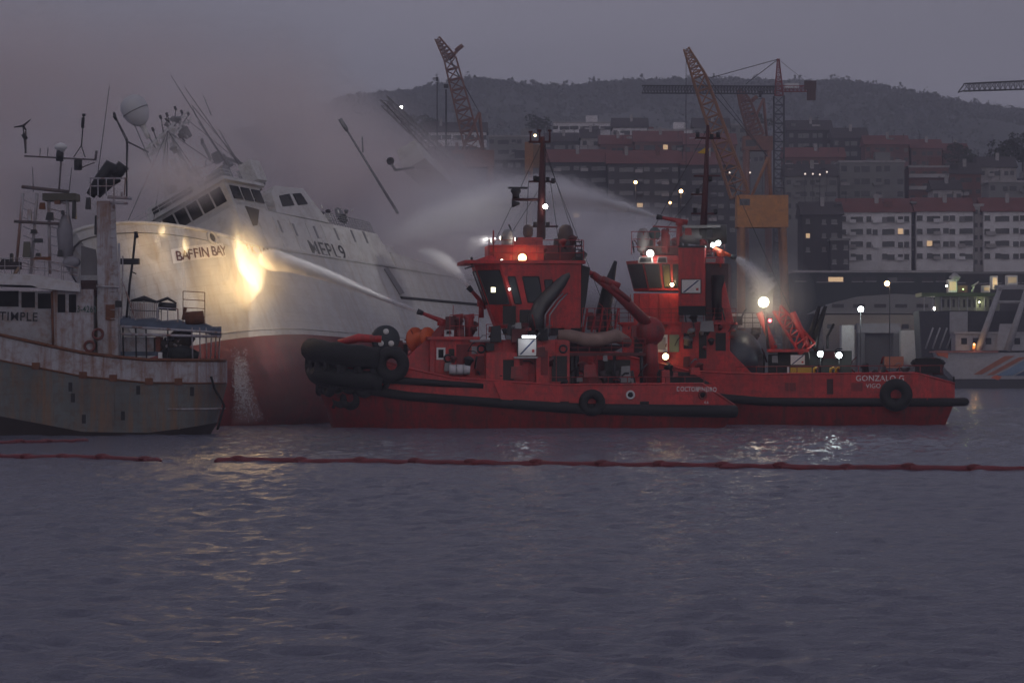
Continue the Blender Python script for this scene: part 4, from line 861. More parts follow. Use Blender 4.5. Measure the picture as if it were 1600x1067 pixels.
# ================================================================ the two red fire-fighting tugs
def tug_hull(t, p, L_, hbm, ends, top, belt):
    "p: Pose. ends: u of stem and transom on deck. top(u), belt(u): heights of bulwark top and fender belt"
    u1, u0 = ends
    def hv(u):
        a = min(1, (u1 - u) / (L_ * .30)); b_ = min(1, (u - u0) / 2.2 + .75); return hbm * (1 - (1 - a) ** 2.3) ** .52 * b_
    us = [u1, u1 - .15, u1 - .5, u1 - 1.1, u1 - 2, u1 - 3.2, u1 - 5, u1 - 7.5, u1 - 11] + [u1 - 11 - (u1 - 11 - u0) * k / 8 for k in range(1, 9)]
    def st(u, lv):
        out = []
        for k in lv:
            e = max(0, 1 - (u1 - u) / 8)
            if k == 'top': q = (u, hv(u), top(u))
            elif k == 'belt': q = (u - .25 * e, hv(u) * 1.0 + .0, belt(u))
            elif k == 'wl': q = (u - 1.6 * e + (.8 * max(0, 1 - (u - u0) / 3)), hv(u) * (.93 - .12 * e), 0.0)
            else: q = (u - 3 * e + (2.2 * max(0, 1 - (u - u0) / 3)), hv(u) * (.7 - .3 * e), -1.6)
            out.append((q[0], max(.02, q[1]), q[2]))
        return out
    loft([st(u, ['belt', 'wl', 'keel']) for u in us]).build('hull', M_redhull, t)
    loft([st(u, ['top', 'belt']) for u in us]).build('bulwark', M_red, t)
    s = st(us[-1], ['top', 'belt', 'wl', 'keel']); pl = [Vector(q) for q in s]
    MB().add(pl + [Vector((q.x, -q.y, q.z)) for q in pl[::-1]], [list(range(8))]).build('transom', M_red, t)
    mb = MB(); vs = []
    for u in us: vs += [(u, hv(u) * .97, belt(u) + .25), (u, -hv(u) * .97, belt(u) + .25)]
    mb.add(vs, [(2*i, 2*i+1, 2*i+3, 2*i+2) for i in range(len(us) - 1)]).build('deck', mat('tug_deck', (.16, .035, .03), .8, var=.3), t)
    MB().tube([Vector(st(u, ['top'])[0]) for u in us], .09, 6).build('bulwark_cap', M_red, t); MB().tube([Vector((q[0], -q[1], q[2])) for q in [st(u, ['top'])[0] for u in us]], .09, 6).build('bulwark_cap', M_red, t)
    return hv, us, st
def tyre(t, c, R, n, name='tyre_fender'):
    o = MB().torus(c, R * .68, R * .36, n, 20, 9).build(name, M_black, t); return o
def monitor(t, c, d, L_, m=M_redpipe, name='fire_monitor'):
    "water cannon: pedestal, swivel, barrel and nozzle pointing along d"
    c = Vector(c); d = Vector(d).normalized()
    o = MB().tube([c + Vector((0, 0, -1.1)), c], .22, 10).tube([c + Vector((0, 0, -.15)), c + Vector((0, 0, .3))], .36, 10).build(name, m, t)
    MB().tube([c + Vector((0, 0, .25)) - d * .7, c + Vector((0, 0, .25)) + d * L_ * .6, c + Vector((0, 0, .25)) + d * L_], [.24, .17, .14], 10).build('barrel', m, o)
    MB().tube([c + Vector((0, 0, .25)) + d * L_ * .97, c + Vector((0, 0, .25)) + d * (L_ + .45)], [.2, .24], 10).build('nozzle', M_dark, o)
    MB().torus(c + Vector((0, .3, .1)), .25, .04, (0, 1, 0), 12, 5).build('handwheel', m, o)
    return c + Vector((0, 0, .25)) + d * (L_ + .45)
def sat_dome(t, c, r, h, m, name='satellite_dome'):
    return MB().lathe(c, [(r * .55, -.2), (r * .9, 0), (r, .1), (r, h * .62), (r * .85, h * .84), (r * .5, h * .97), (0, h)], (0, 0, 1), 14).build(name, m, t)
def sign(t, p, x0, x1, y0, y1, v):
    a = p.side(x0, y1, v); b_ = p.side(x1, y0, v)
    o = MB().box((b_.x, v, a.z), (a.x, v + .08, b_.z)).build('notice_board', M_dark, t)
    i = MB().box((b_.x + .08, v + .082, a.z + .07), (a.x - .08, v + .11, b_.z - .07)).build('panel', M_txw, o)
    W = a.x - b_.x; Hh = b_.z - a.z; mb = M_tx
    MB().add([(a.x - W * .1, v + .125, a.z + Hh * .1), (a.x - W * .2, v + .125, a.z + Hh * .1), (b_.x + W * .1, v + .125, b_.z - Hh * .1), (b_.x + W * .2, v + .125, b_.z - Hh * .1)], [(0, 1, 2, 3)]).build('diagonal_stripe', mat('navy', (.03, .05, .16), .5), o)
    MB().box((b_.x + W * .14, v + .122, a.z + Hh * .22), (b_.x + W * .26, v + .13, a.z + Hh * .38)).build('mark', mat('sign_red', (.5, .05, .05), .5), o)
    return o
M_sdome = mat('dome_grey', (.34, .33, .33), .5, var=.15); M_sdark = mat('dome_dark', (.10, .065, .06), .6)
M_stack = mat('soot_shade_black', (.022, .02, .02), .45, .3, var=.4)
M_pipe = mat('stainless', (.30, .30, .32), .3, .8, var=.2)
M_wglass = mat('bridge_glass', (.045, .055, .06), .12, var=.2, spec=.7)
# ---------------------------------------------------------------- nearer tug
AP = Pose(84, 0, 0, (0, 0, 0), 828, 667, 252.0); ta = thing('tugboat', 'nearer red tug spraying water, black tyres round its bow', 'tugboat', M=AP.M)
HB = 5.4
A = lambda x, y, v=HB: AP.side(x, y, v)
ustem, ustern = A(488, 560, 0).x, A(1150, 640, 4.6).x
zt = lambda u: float(np.interp(u, [A(1155, 0).x, A(1148, 0).x, A(1110, 0).x, A(860, 0).x, A(760, 0).x, A(690, 0).x, A(600, 0).x, A(500, 0).x], [A(0, 636).z, A(0, 634).z, A(0, 600).z, A(0, 602).z, A(0, 594).z, A(0, 590).z, A(0, 565).z, A(0, 534).z]))
zb = lambda u: float(np.interp(u, [ustern, A(900, 0).x, A(640, 0).x, A(520, 0).x, ustem], [A(0, 645).z, A(0, 640).z, A(0, 620).z, A(0, 602).z, A(0, 592).z]))
hv, us, st = tug_hull(ta, AP, 36, HB, (ustem, ustern), zt, zb)
fb = [Vector(st(u, ['belt'])[0]) for u in us]
fr = [float(np.interp(i, [0, 8, len(us) - 1], [.45, .36, .52])) for i in range(len(us))]
MB().tube([Vector((q.x, -q.y - .1, q.z)) for q in fb[::-1]] + [q + Vector((0, .1, 0)) for q in fb], fr[::-1] + fr, 8).build('fender_belt', M_black, ta)
MB().tube([A(560, 592) + Vector((0, -1.2, 0)), A(620, 594), A(690, 599), A(755, 603)], [.3, .3, .27, .2], 8).build('upper_fender', M_black, ta)
zs = [A(0, 657).z, A(0, 667).z]
# bow: one heavy fender roll round the deck edge, tyres hung close below it
M_bowr = mat('bow_rubber', (.012, .014, .014), .8, var=.4, scale=3, bump=.5)
def bow_arc(f_, r_=5.2): a = (f_ - .5) * math.pi * 1.02; return Vector((ustem - 5.0 + (r_ + .1) * math.cos(a), r_ * math.sin(a), 0)), Vector((math.cos(a), math.sin(a), 0))
pts = []
for k in range(23):
    q, n_ = bow_arc(k / 22, 4.9); pts.append(q + Vector((0, 0, 5.9 + .5 * n_.x - .25 * abs(n_.y))))
MB().tube(pts, [.95 + .07 * math.sin(k * 2.3) for k in range(23)], 12).build('bow_fender', M_bowr, ta)
MB().tube([q * 1 + Vector((-.3, 0, -1.9)) for q in pts], .8, 10).build('bow_fender', M_bowr, ta)
rt_ = random.Random(5)
for row_, z_ in ((0, 4.9), (1, 3.6), (2, 2.5)):
    for k in range(12):
        q, n_ = bow_arc((k + .5 * (row_ % 2) + .3) / 12, 5.05 - .45 * row_); 
        if row_ == 2 and abs(n_.y) > .8: continue
        tyre(ta, q + Vector((-.35 * row_, 0, z_ + rt_.uniform(-.18, .18))), rt_.uniform(.85, 1.0), n_ + Vector((rt_.uniform(-.12, .12), rt_.uniform(-.12, .12), rt_.uniform(-.2, .1))), 'bow_tyre')
for x, y, v, R in ((612, 569, 5.1, 1.4),): c = A(x, y, v + .3); tyre(ta, c, R, (.25, 1, 0))
for x, y in ((925, 629),): tyre(ta, A(x, y, HB + .45), 1.05, (0, 1, 0))
c = A(860, 640, HB + .4); 
# foredeck: black winch drum end with white marks, orange spool, red bulwark brackets
wd = A(602, 530, 1.5)
dr = MB().lathe(wd, [(1.15, -.9), (1.15, .9), (1.0, .95), (0, .95)], (0, 1, 0), 22).build('winch_drum', mat('drum_black', (.025, .035, .045), .5), ta)
for dx, dz in ((-.42, -.35), (.42, -.35), (0, .62)): MB().lathe((wd.x - dx, wd.y + .96, wd.z + dz), [(.24, 0), (.24, .05), (.1, .07)], (0, 1, 0), 12).build('hub', M_txw, dr)
sp = A(650, 531, 1.0); so = MB().lathe(sp, [(1.05, -.1), (1.05, .05), (.6, .05), (.55, 1.4), (.9, 1.4), (.9, 1.5)], (-.6, .75, .1), 20).build('hose_reel', M_orange, ta)
for k in range(6): a = k * math.pi / 3; MB().tube([sp, sp + Vector((math.cos(a), math.sin(a) * .4, math.sin(a))) * .95], .06, 5).build('spoke', mat('spoke_red', (.3, .03, .02), .5), so)
MB().tube([A(528, 536, 2), A(560, 528, 2), A(596, 530, 2.5)], [.25, .35, .3], 8).build('bow_rail', M_red, ta)
MB().prism([A(628, 566, 3.4), A(664, 533, 3.0), A(684, 527, 3.0), A(690, 596, 3.4), A(640, 590, 3.6)], (0, -6.2, 0)).build('forecastle_house', M_red, ta)
# deckhouse
V1 = 3.9
def bxa(x0, x1, y0, y1, v0, v1, name, m, par=None):
    a = A(x0, y1, v1); b_ = A(x1, y0, v1); return MB().box((b_.x, v0, a.z), (a.x, v1, b_.z)).build(name, m, par or ta)
dh = bxa(672, 890, 531, 612, -V1, V1, 'deckhouse', M_red)
bxa(668, 750, 526, 530.7, -V1 - .3, V1 + .3, 'deck_edge', M_red)
bxa(735, 782, 530.9, 534, V1 + .01, V1 + .5, 'awning', mat('awning_grey', (.36, .3, .31), .7), dh)
wn = bxa(682, 696, 543, 562, V1 - .1, V1 + .05, 'window', M_txw, dh); bxa(685, 693, 546, 559, V1 + .05, V1 + .08, 'glass', M_glass, wn)
dd = bxa(713, 733, 538, 572, V1 - .1, V1 + .06, 'door', mat('door_red', (.22, .02, .02), .6), dh); bxa(737, 745, 541, 553, V1, V1 + .06, 'window', M_sdome, dh)
for i in range(3): MB().tube([A(702 + i * 11, 577, V1 + .6), A(712 + i * 11, 577.6, V1 + .6)], .42, 10).build('fender_roll', mat('canister_white', (.66, .65, .68), .6, var=.12), ta)
bxa(760, 812, 551, 594, V1, V1 + .9, 'side_locker', M_red); bxa(838, 858, 540, 598, V1, V1 + .9, 'side_locker', M_red)
MB().prism([A(770, 596, HB - .2), A(800, 596, HB - .2), A(800, 632, HB - .2), A(785, 632, HB - .2)], (0, .5, 0)).build('bulwark_bracket', M_red, ta)
for x, y in ((985, 617), (1098, 617)): 
    fl = MB().torus(A(x, y, HB + .03), .3, .09, (0, 1, 0), 14, 6).build('fairlead', M_white2 if x < 1000 else M_redhull, ta); MB().lathe(A(x, y, HB + .02), [(.28, -.05), (.28, .02)], (0, 1, 0), 14).build('fairlead_hole', M_black, fl)
for x in (790, 875, 1000): bxa(x, x + 14, 627, 633, HB, HB + .06, 'freeing_port', M_black)
# wheelhouse: overhanging windows round an octagon
def ring(p, pts_top, pts_bot): return MB().add([Vector(q) for q in pts_bot + pts_top], [list(range(len(pts_bot)))[::-1], list(range(len(pts_bot), 2 * len(pts_bot)))] + [(i, (i + 1) % len(pts_bot), len(pts_bot) + (i + 1) % len(pts_bot), len(pts_bot) + i) for i in range(len(pts_bot))])
def wheelhouse(t, p, xf, xs, xr, yr, yb, vt, vb, xfb, rake_r=0):
    "front at pixel xf (top) / xfb (sill); sides from xs to xr; roof row yr, sill row yb"
    zt_, zb_ = p.side(0, yr, 0).z, p.side(0, yb, 0).z
    uf, us_, ur = p.side(xf, 0, 0).x, p.side(xs, 0, vt).x, p.side(xr, 0, vt).x; ufb = p.side(xfb, 0, 0).x; usb = us_ - (uf - ufb) * .8
    top = [(uf, vt * .42, zt_), (us_, vt, zt_), (ur, vt, zt_), (ur, -vt, zt_), (us_, -vt, zt_), (uf, -vt * .42, zt_)]
    bot = [(ufb, vb * .42, zb_), (usb, vb, zb_), (ur + rake_r, vb, zb_), (ur + rake_r, -vb, zb_), (usb, -vb, zb_), (ufb, -vb * .42, zb_)]
    o = ring(p, top, bot).build('wheelhouse', M_red, t)
    return o, [Vector(q) for q in top], [Vector(q) for q in bot]
def facet_window(o, a, b_, c, d, fa, fb_, ga, gb, m=None, name='window'):
    "a,b top corners, c,d bottom corners of a facet; window between fractions"
    n = (b_ - a).cross(c - a).normalized(); cen = (a + b_ + c + d) / 4
    q = lambda f_, g_: (a.lerp(b_, f_)).lerp(c.lerp(d, f_), g_)
    if n.dot(cen - Vector((o_c[0], o_c[1], cen.z))) < 0: n = -n
    pts = [q(fa, ga), q(fb_, ga), q(fb_, gb), q(fa, gb)]
    fr_ = MB()
    for i in range(4): fr_.tube([pts[i] + n * .03, pts[(i + 1) % 4] + n * .03], .06, 5)
    w1 = MB().prism([x + n * .01 for x in pts], n * .03).build(name, m or M_wglass, o)
    fr_.build('frame', M_dark, w1); return w1
wh, tp, bt = wheelhouse(ta, AP, 738, 782, 908, 412, 512, 3.3, 2.9, 774)
o_c = (A(840, 0, 0).x, 0)
facet_window(wh, tp[0], tp[1], bt[0], bt[1], .08, .9, .1, .62); facet_window(wh, tp[5], tp[0], bt[5], bt[0], .06, .94, .1, .62); facet_window(wh, tp[4], tp[5], bt[4], bt[5], .1, .92, .1, .62)
facet_window(wh, tp[1], tp[2], bt[1], bt[2], .24, .45, .2, .60); facet_window(wh, tp[1], tp[2], bt[1], bt[2], .05, .14, .2, .62); facet_window(wh, tp[1], tp[2], bt[1], bt[2], .52, .62, .25, .5)
ip = A(770, 453, 2.9); MB().box((ip.x - .18, ip.y + .35, ip.z - .2), (ip.x + .18, ip.y + .38, ip.z + .2)).build('lit_screen', emat('screen_lit', (1, .93, .6), 3.0), wh)
bxa(726, 915, 407, 411.6, -3.5, 3.5, 'wheelhouse_roof', M_red)
MB().prism([A(740, 408, 3.3), A(764, 399, 3.0), A(775, 399, 3.0), A(775, 408, 3.3)], (0, -6.4, 0)).build('roof_cowl', M_red, ta)
uh = bxa(766, 850, 383, 406.6, -2.4, 2.4, 'bridge_top', M_red); bxa(800, 848, 371, 382.6, -1.8, 1.6, 'mast_house', M_red)
bxa(852, 912, 396, 406.6, -2.6, 2.6, 'funnel_deck', mat('maroon', (.12, .02, .02), .6))
rail([A(764, 405, 3.3), A(912, 405, 3.3)], 1.55, ta, M_redpipe, bars=3, step=1.6)
rail([A(764, 405, 3.3), A(764, 405, -3.3)], 1.55, ta, M_redpipe, bars=3, step=1.6)
MB().tube([A(771, 404, 3), A(771, 360, 3)], .06, 6).build('flag_staff', M_redpipe, ta)
mb = MB()
for k in range(6): mb.tube([A(899, 378 + k * 6, 3.0), A(909, 378 + k * 6, 3.0)], .05, 5)
mb.tube([A(899, 376, 3.0), A(899, 410, 3.0)], .06, 5).tube([A(909, 376, 3.0), A(909, 430, 3.0)], .06, 5); mb.build('ladder', M_dark, ta)
sat_dome(ta, A(793, 396, 1.8), .5, 2.0, M_sdome); sat_dome(ta, A(884, 398, 1.0), .68, 2.5, M_sdark); sat_dome(ta, A(825, 368, 1.2), .42, .9, M_sdark)
lamp(ta, A(816, 403, 2.75), .34, 80, (1, .62, .24), 14, (.1, 1, -.15)); lamp(ta, A(784, 407, 3.3), .1, 0, WHITE, 6, (0, 1, 0), 'deck_lamp')
lamp(ta, A(796, 452, 3.35), .1, 8, WHITE, 8, (0, 1, 0), 'deck_lamp')
for x, y in ((783, 372), (769, 376), (806, 374)): # searchlights facing forward; the two beams are added to brighten jet and mist
    c = A(x, y, 2.4); h_ = lamp(ta, c, .17, 0, WHITE, 10, (1, -.25, .02), 'searchlight')
    if x != 806:
        d = bpy.data.lights.new('beam', 'SPOT'); d.energy = 11000 if x == 783 else 13000; d.spot_size = R_(44 if x == 783 else 40); d.spot_blend = 1.0; d.color = (1, .95, .9); d.shadow_soft_size = .12
        o = bpy.data.objects.new('beam', d); col.objects.link(o); o.parent = h_; o.location = c + Vector((.35, -.05, 0))
        tgt = AP.M.inverted() @ P(*((500, 436, 254) if x == 783 else (640, 330, 290))); o.rotation_euler = (tgt - o.location).to_track_quat('-Z', 'Y').to_euler()
MB().tube([A(726, 420, 2.8), A(740, 416, 2.8)], .06, 5).tube([A(737, 414, 2.8), A(737, 402, 2.8)], .1, 6).build('horn', M_dark, ta)
# mast with crossarms, radars and lights
mc = A(846, 372, 0).x
tx = lambda x, y, v=0: A(x, y, v)
MB().tube([tx(845, 374), tx(846, 310), tx(848, 214)], [.36, .3, .18], 8).build('mast', mat('mast_maroon', (.085, .018, .02), .6), ta)
M_mst = MATS['mast_maroon']
for x0, x1, y, r_ in ((800, 848, 312, .12), (832, 872, 354, .08), (826, 868, 284, .08), (826, 860, 222, .09)): MB().tube([tx(x0, y), tx(x1, y)], r_, 6).build('crossarm', M_mst, ta)
for x, y0, y1 in ((829, 208, 222), (843, 206, 222), (859, 206, 222)): MB().tube([tx(x, y1), tx(x, y0)], .08, 6).tube([tx(x, y0), tx(x, y0 - 3)], .17, 6).build('mast_lamp', M_mst, ta)
MB().lathe(tx(806, 312), [(.3, .1), (.3, .5), (.42, .6), (.42, .8), (.15, 1.0)], (0, 0, 1), 10).build('radar_unit', M_dark, ta); MB().box(tx(798, 307) + Vector((-1.4, -.08, .62)), tx(798, 307) + Vector((.2, .08, .78))).build('radar_scanner', M_dark, ta)
MB().tube([tx(800, 319), tx(812, 318)], [.3, .1], 8).build('loudhailer', M_dark, ta)
for x, y in ((836, 278), (842, 279), (856, 280), (864, 282), (836, 350), (856, 350)): MB().tube([tx(x, y + 5), tx(x, y - 3)], .16, 6).build('signal_lamp', M_dark, ta)
lamp(ta, A(852, 323, .4), .2, 30, WHITE, 30, (0, 1, 0), 'mast_light'); lamp(ta, A(836, 212, .3), .1, 4, WARM, 12, (0, 1, 0), 'mast_light')
for i, (x, y, x2, y2) in enumerate([(852, 226, 852, 372), (860, 284, 872, 372), (826, 284, 822, 360)]): MB().tube([tx(x, y, .2), tx(x2, y2, .2)], .025, 4).build('halyard', M_dark, ta)
# funnels: big sooty pipe bent aft and casing behind, second fin shaped stack
MB().tube([A(838, 528, 3.2), A(838, 494, 3.2), A(846, 476, 3.1), A(896, 418, 2.6), A(912, 394, 2.4)], [.68, .68, .66, .56, .4], 12).build('funnel_pipe', mat('grey_soot', (.10, .10, .10), .35, .5, var=.4), ta)
for dx in (0, 7): MB().tube([A(851 + dx, 526, 3.8), A(852 + dx, 492, 3.8), A(868 + dx, 470, 3.6), A(880 + dx, 458, 3.4)], .07, 6).build('vent_pipe', M_pipe, ta)
MB().prism([A(868, 524, 2.4), A(862, 470, 2.4), A(902, 412, 2.4), A(922, 418, 2.4), A(916, 470, 2.4), A(905, 524, 2.4)], (0, -4.4, 0)).build('funnel_casing', M_stack, ta)
MB().tube([A(943, 524, -1.8), A(942, 490, -1.8), A(950, 450, -1.8), A(962, 408, -1.8)], [.6, .62, .5, .14], 10).build('funnel_pipe', M_stack, ta)
for dx in (0, 6): MB().tube([A(955 + dx, 520, -1.4), A(955 + dx, 480, -1.4), A(960 + dx, 462, -1.4)], .06, 6).build('vent_pipe', M_pipe, ta)
sign(ta, AP, 808, 839, 528, 557, V1 + .95)
ll = bxa(815, 838, 523, 528, V1 + 1.2, V1 + 1.45, 'strip_light', M_dark); bxa(816, 837, 524.5, 527.5, V1 + 1.45, V1 + 1.5, 'tube', emat('strip_lit', (.9, .93, 1), 9), ll); point_light(ll, A(826, 530, V1 + 1.9), 14, (.9, .93, 1), .2)
bxa(803, 840, 557.2, 560, V1 + .95, V1 + 1.3, 'ledge', M_pipe)
# aft: workboat, crane, winch
wk = thing('workboat', 'small grey brown inflatable workboat stowed on the nearer tug', 'boat', M=AP.M @ Matrix.Translation(A(925, 548, 2.6)))
wl = AP.R.transposed() @ (Vector(wk.matrix_world.translation) - AP.T)
Q = lambda x, y, v: A(x, y, v) - wl
MB().tube([Q(872, 523, 3.6), Q(890, 524, 3.7), Q(915, 531, 3.7), Q(940, 531, 3.7), Q(962, 524, 3.5), Q(978, 534, 2.6), Q(962, 526, 1.8), Q(915, 530, 1.5), Q(872, 524, 1.6)], [.4, .5, .55, .55, .55, .5, .5, .5, .4], 10).build('inflatable_tube', M_rib, wk)
MB().prism([Q(872, 533, 3.5), Q(978, 540, 3.3), Q(960, 549, 3), Q(880, 549, 3)], (0, -1.6, 0)).build('boat_hull', mat('boat_dark', (.05, .035, .035), .7), wk)
bxa(868, 1010, 551, 556, -3.5, 3.6, 'boat_deck', mat('maroon', (.12, .02, .02), .6))
for x in (880, 900, 960, 1002): MB().tube([A(x, 556, 3.3), A(x, 600, 3.3)], .14, 6).build('stanchion', M_dark, ta)
bxa(892, 905, 556.2, 600, 1, 3.1, 'casing', M_stack); bxa(945, 985, 562, 604, -2, 2.2, 'tow_winch', M_stack)
MB().prism([A(898, 600, 2.8), A(906, 586, 2.8), A(930, 584, 2.8), A(944, 600, 2.8)], (0, -3, 0)).build('winch_cover', M_redhull, ta)
cb = A(1018, 520, 1.5)
MB().tube([A(1016, 604, 1.5), A(1016, 520, 1.5)], [.75, .6], 10).build('crane_pedestal', M_redhull, ta)
MB().lathe(A(1016, 518, 1.5), [(1.0, -.9), (1.25, -.3), (1.15, .5), (.6, .9)], (0, 1, 0), 14).build('crane_slew', M_redhull, ta)
mb = MB().tube([A(1018, 512, 1.9), A(962, 456, 1.9), A(925, 428, 1.9)], [.48, .4, .3], 8).tube([A(968, 448, 2.1), A(940, 436, 2.1)], .3, 8).tube([A(985, 470, 2.3), A(955, 446, 2.3)], .2, 8); mb.build('crane_boom', M_redhull, ta)
MB().tube([A(925, 428, 1.9), A(912, 422, 1.9), A(903, 430, 1.9)], [.22, .18, .1], 7).build('boom_head', M_redpipe, ta)
rail([A(910, 520, 3.2), A(968, 520, 3.2)], 2.0, ta, M_redpipe, bars=4, step=.8)
mb = MB()
for k in range(5): mb.tube([A(912 + k * 12, 519, 2.2), A(918 + k * 12, 482 + (k % 2) * 12, 2.2)], .09, 5)
mb.build('pipe_cluster', M_redpipe, ta)
for x in (940, 962, 984): 
    MB().tube([A(x, 580, 3), A(x + 6, 600, 3)], [.3, .22], 8).build('deck_pipe', mat('dull_pipe', (.08, .06, .06), .6), ta)
MB().prism([A(1015, 600, 2), A(1030, 578, 2), A(1080, 582, 2), A(1112, 600, 2)], (0, -4, 0)).build('stern_winch', M_stack, ta)
# monitors forward
d1 = (AP.R.transposed() @ (P(400, 400, 259) - P(690, 500, 249.5))).normalized()
noz1 = monitor(ta, A(690, 506, 1.6), Vector((A(652, 488, 1.6) - A(690, 503, 1.6))).normalized(), 1.7)
MB().prism([A(664, 534, 1.9), A(690, 506, 1.9), A(700, 506, 1.9), A(684, 534, 1.9)], (0, -.5, 0)).build('monitor_base', M_redhull, ta)
rail([A(703, 526, 3.8), A(748, 526, 3.8), A(748, 526, -3)], 1.75, ta, M_redpipe, bars=2, step=.75)
for x in (716, 733): MB().tube([A(x, 526, 1.5), A(x, 494, 1.5)], [.34, .4], 9).tube([A(x - 8, 496, 1.5), A(x + 8, 494, 1.5)], .22, 7).build('foam_pump', M_redhull, ta)
noz2 = monitor(ta, A(752, 476, -2.6), (A(720, 440, -2.6) - A(752, 476, -2.6)), 1.2)
# writing on the bulwark
c = A(1057, 611, HB + .02); c.y = hv(c.x) + .03; text('name_letters', 'DOCTOR', ta, c, (-1, 0, -.02), (0, 0, 1), .37, M_txw, .74); c = A(1090, 611.5, HB + .02); c.y = hv(c.x) + .03; text('name_letters', 'PINEIRO', ta, c, (-1, 0, -.02), (0, 0, 1), .37, M_txw, .74)
c = A(1100, 630.5, HB + .02); c.y = hv(c.x) + .03; text('port_mark', '4.6', ta, c, (-1, 0, 0), (0, 0, 1), .22, M_txw, .9)
# ---------------------------------------------------------------- farther tug
BT = Pose(97, 0, 0, (0, 0, 0), 1180, 662, 266.0); tb = thing('tugboat', 'farther red tug with bright deck lights, stern to the right', 'tugboat', M=BT.M)
HB2 = 5.6
G = lambda x, y, v=HB2: BT.side(x, y, v)
ustem2, ustern2 = G(830, 560, 0).x, G(1492, 640, 4.6).x
zt2 = lambda u: float(np.interp(u, [G(1505, 0).x, G(1478, 0).x, G(1180, 0).x, G(1080, 0).x, G(1000, 0).x, G(830, 0).x], [G(0, 612).z, G(0, 582).z, G(0, 584).z, G(0, 580).z, G(0, 560).z, G(0, 530).z]))
zb2 = lambda u: float(np.interp(u, [ustern2, G(1200, 0).x, G(900, 0).x], [G(0, 626).z, G(0, 626).z, G(0, 600).z]))
hv2, us2, st2 = tug_hull(tb, BT, 37, HB2, (ustem2, ustern2), zt2, zb2)
fb = [Vector(st2(u, ['belt'])[0]) for u in us2]
bl = [Vector((q.x, -q.y - .1, q.z)) for q in fb[::-1]] + [q + Vector((0, .1, 0)) for q in fb]
MB().tube(bl + [bl[-1] + Vector((-.9, -1.0, 0)), Vector((bl[0].x - .9, bl[0].y + 1, bl[0].z))], .36, 8).build('fender_belt', M_black, tb)
tyre(tb, G(1400, 617, HB2 + .5), 1.35, (0, 1, 0))
def bxb(x0, x1, y0, y1, v0, v1, name, m, par=None):
    a = G(x0, y1, v1); b_ = G(x1, y0, v1); return MB().box((b_.x, v0, a.z), (a.x, v1, b_.z)).build(name, m, par or tb)
for x in (1226, 1330): bxb(x, x + 18, 598, 611, hv2(G(x, 0).x) - .05, hv2(G(x, 0).x) + .04, 'bulwark_port', M_redhull)
bxb(1292, 1302, 592, 616, hv2(G(1297, 0).x) - .05, hv2(G(1297, 0).x) + .05, 'gate', mat('gate_dark', (.07, .02, .02), .6))
c = G(1488, 597, 0); MB().box((ustern2 - .05, 1.2, c.z - .3), (ustern2 + .1, 1.6, c.z + .5)).build('stern_port', M_black, tb)
dh2 = bxb(972, 1140, 503, 600, -4.2, 3.9, 'deckhouse', M_red)
for x0, x1, mm in ((1025, 1043, M_txw), (1046, 1061, mat('greenish_glass', (.25, .30, .20), .4))): 
    o = bxb(x0, x1, 523, 550, 3.85, 3.98, 'window', mm, dh2)
bxb(1028, 1040, 527, 546, 3.98, 4.0, 'blind', M_sdome, dh2)
lamp(tb, G(1040, 557, 4.6), .28, 35, (1, .68, .30), 14, (0, 1, -.1))
MB().prism([G(1070, 600, 4.1), G(1140, 548, 4.1), G(1190, 600, 4.1)], (0, -8, 0)).build('shelter_plate', M_red, tb)
bxb(965, 1150, 503.5, 507, -4.4, 4.2, 'boat_deck', M_red)
wh2, tp2, bt2 = wheelhouse(tb, BT, 980, 1004, 1062, 413, 458, 3.2, 2.8, 992)
o_c = (G(1030, 0, 0).x, 0)
facet_window(wh2, tp2[0], tp2[1], bt2[0], bt2[1], .08, .92, .12, .9); facet_window(wh2, tp2[1], tp2[2], bt2[1], bt2[2], .04, .42, .14, .9); facet_window(wh2, tp2[1], tp2[2], bt2[1], bt2[2], .52, .72, .14, .9, mat('lit_olive', (.16, .15, .06), .3)); facet_window(wh2, tp2[1], tp2[2], bt2[1], bt2[2], .82, .95, .14, .9)
bxb(990, 1062, 458.3, 503, -2.9, 2.9, 'wheelhouse_base', M_red)
mb = MB().prism([G(996, 412, 3.3), G(1004, 399, 2.8), G(1058, 399, 2.8), G(1062, 412, 3.3)], (0, -6.2, 0)); cw = mb.build('roof_cowl', M_red, tb)
for x0, x1 in ((997, 1021), (1026, 1043)):
    q = [G(x0, 411, 3.3), G(x1, 411, 3.3), G(x1 - 1, 402, 2.95), G(x0 + 2, 402, 2.95)]; MB().prism([v + Vector((0, .03, 0)) for v in q], (0, .05, .02)).build('skylight', M_sdome, cw); MB().prism([v.lerp((q[0] + q[2]) / 2, .22) + Vector((0, .09, .01)) for v in q], (0, .02, .0)).build('skylight_glass', M_glass, cw)
lamp(tb, G(1016, 396, 3.2), .32, 60, WHITE, 14, (0, 1, -.35)); lamp(tb, G(1050, 445, 3.4), .16, 60, WARM, 26, (0, 1, 0), 'deck_lamp')
bxb(1000, 1110, 384, 398.5, -2.4, 2.2, 'bridge_top', mat('maroon', (.12, .02, .02), .6))
rail([G(987, 398, 2.9), G(1060, 398, 2.9)], 2.0, tb, M_redpipe, bars=3, step=1.0)
sat_dome(tb, G(1005, 392, 2.4), .55, 2.0, M_sdome); MB().tube([G(1022, 392, 2), G(1022, 375, 2)], .12, 6).build('lamp_post', M_redpipe, tb); MB().ball(G(1023, 365, 2), .52, 1, 1, 1.1, 12).build('radome', mat('teal_dome', (.05, .10, .10), .5), tb)
MB().tube([G(1040, 395, 2), G(1040, 368, 2), G(1036, 358, 2)], [.42, .4, .15], 9).tube([G(1040, 370, 2), G(1044, 357, 2)], [.2, .12], 6).build('vent_cowl', M_redhull, tb)
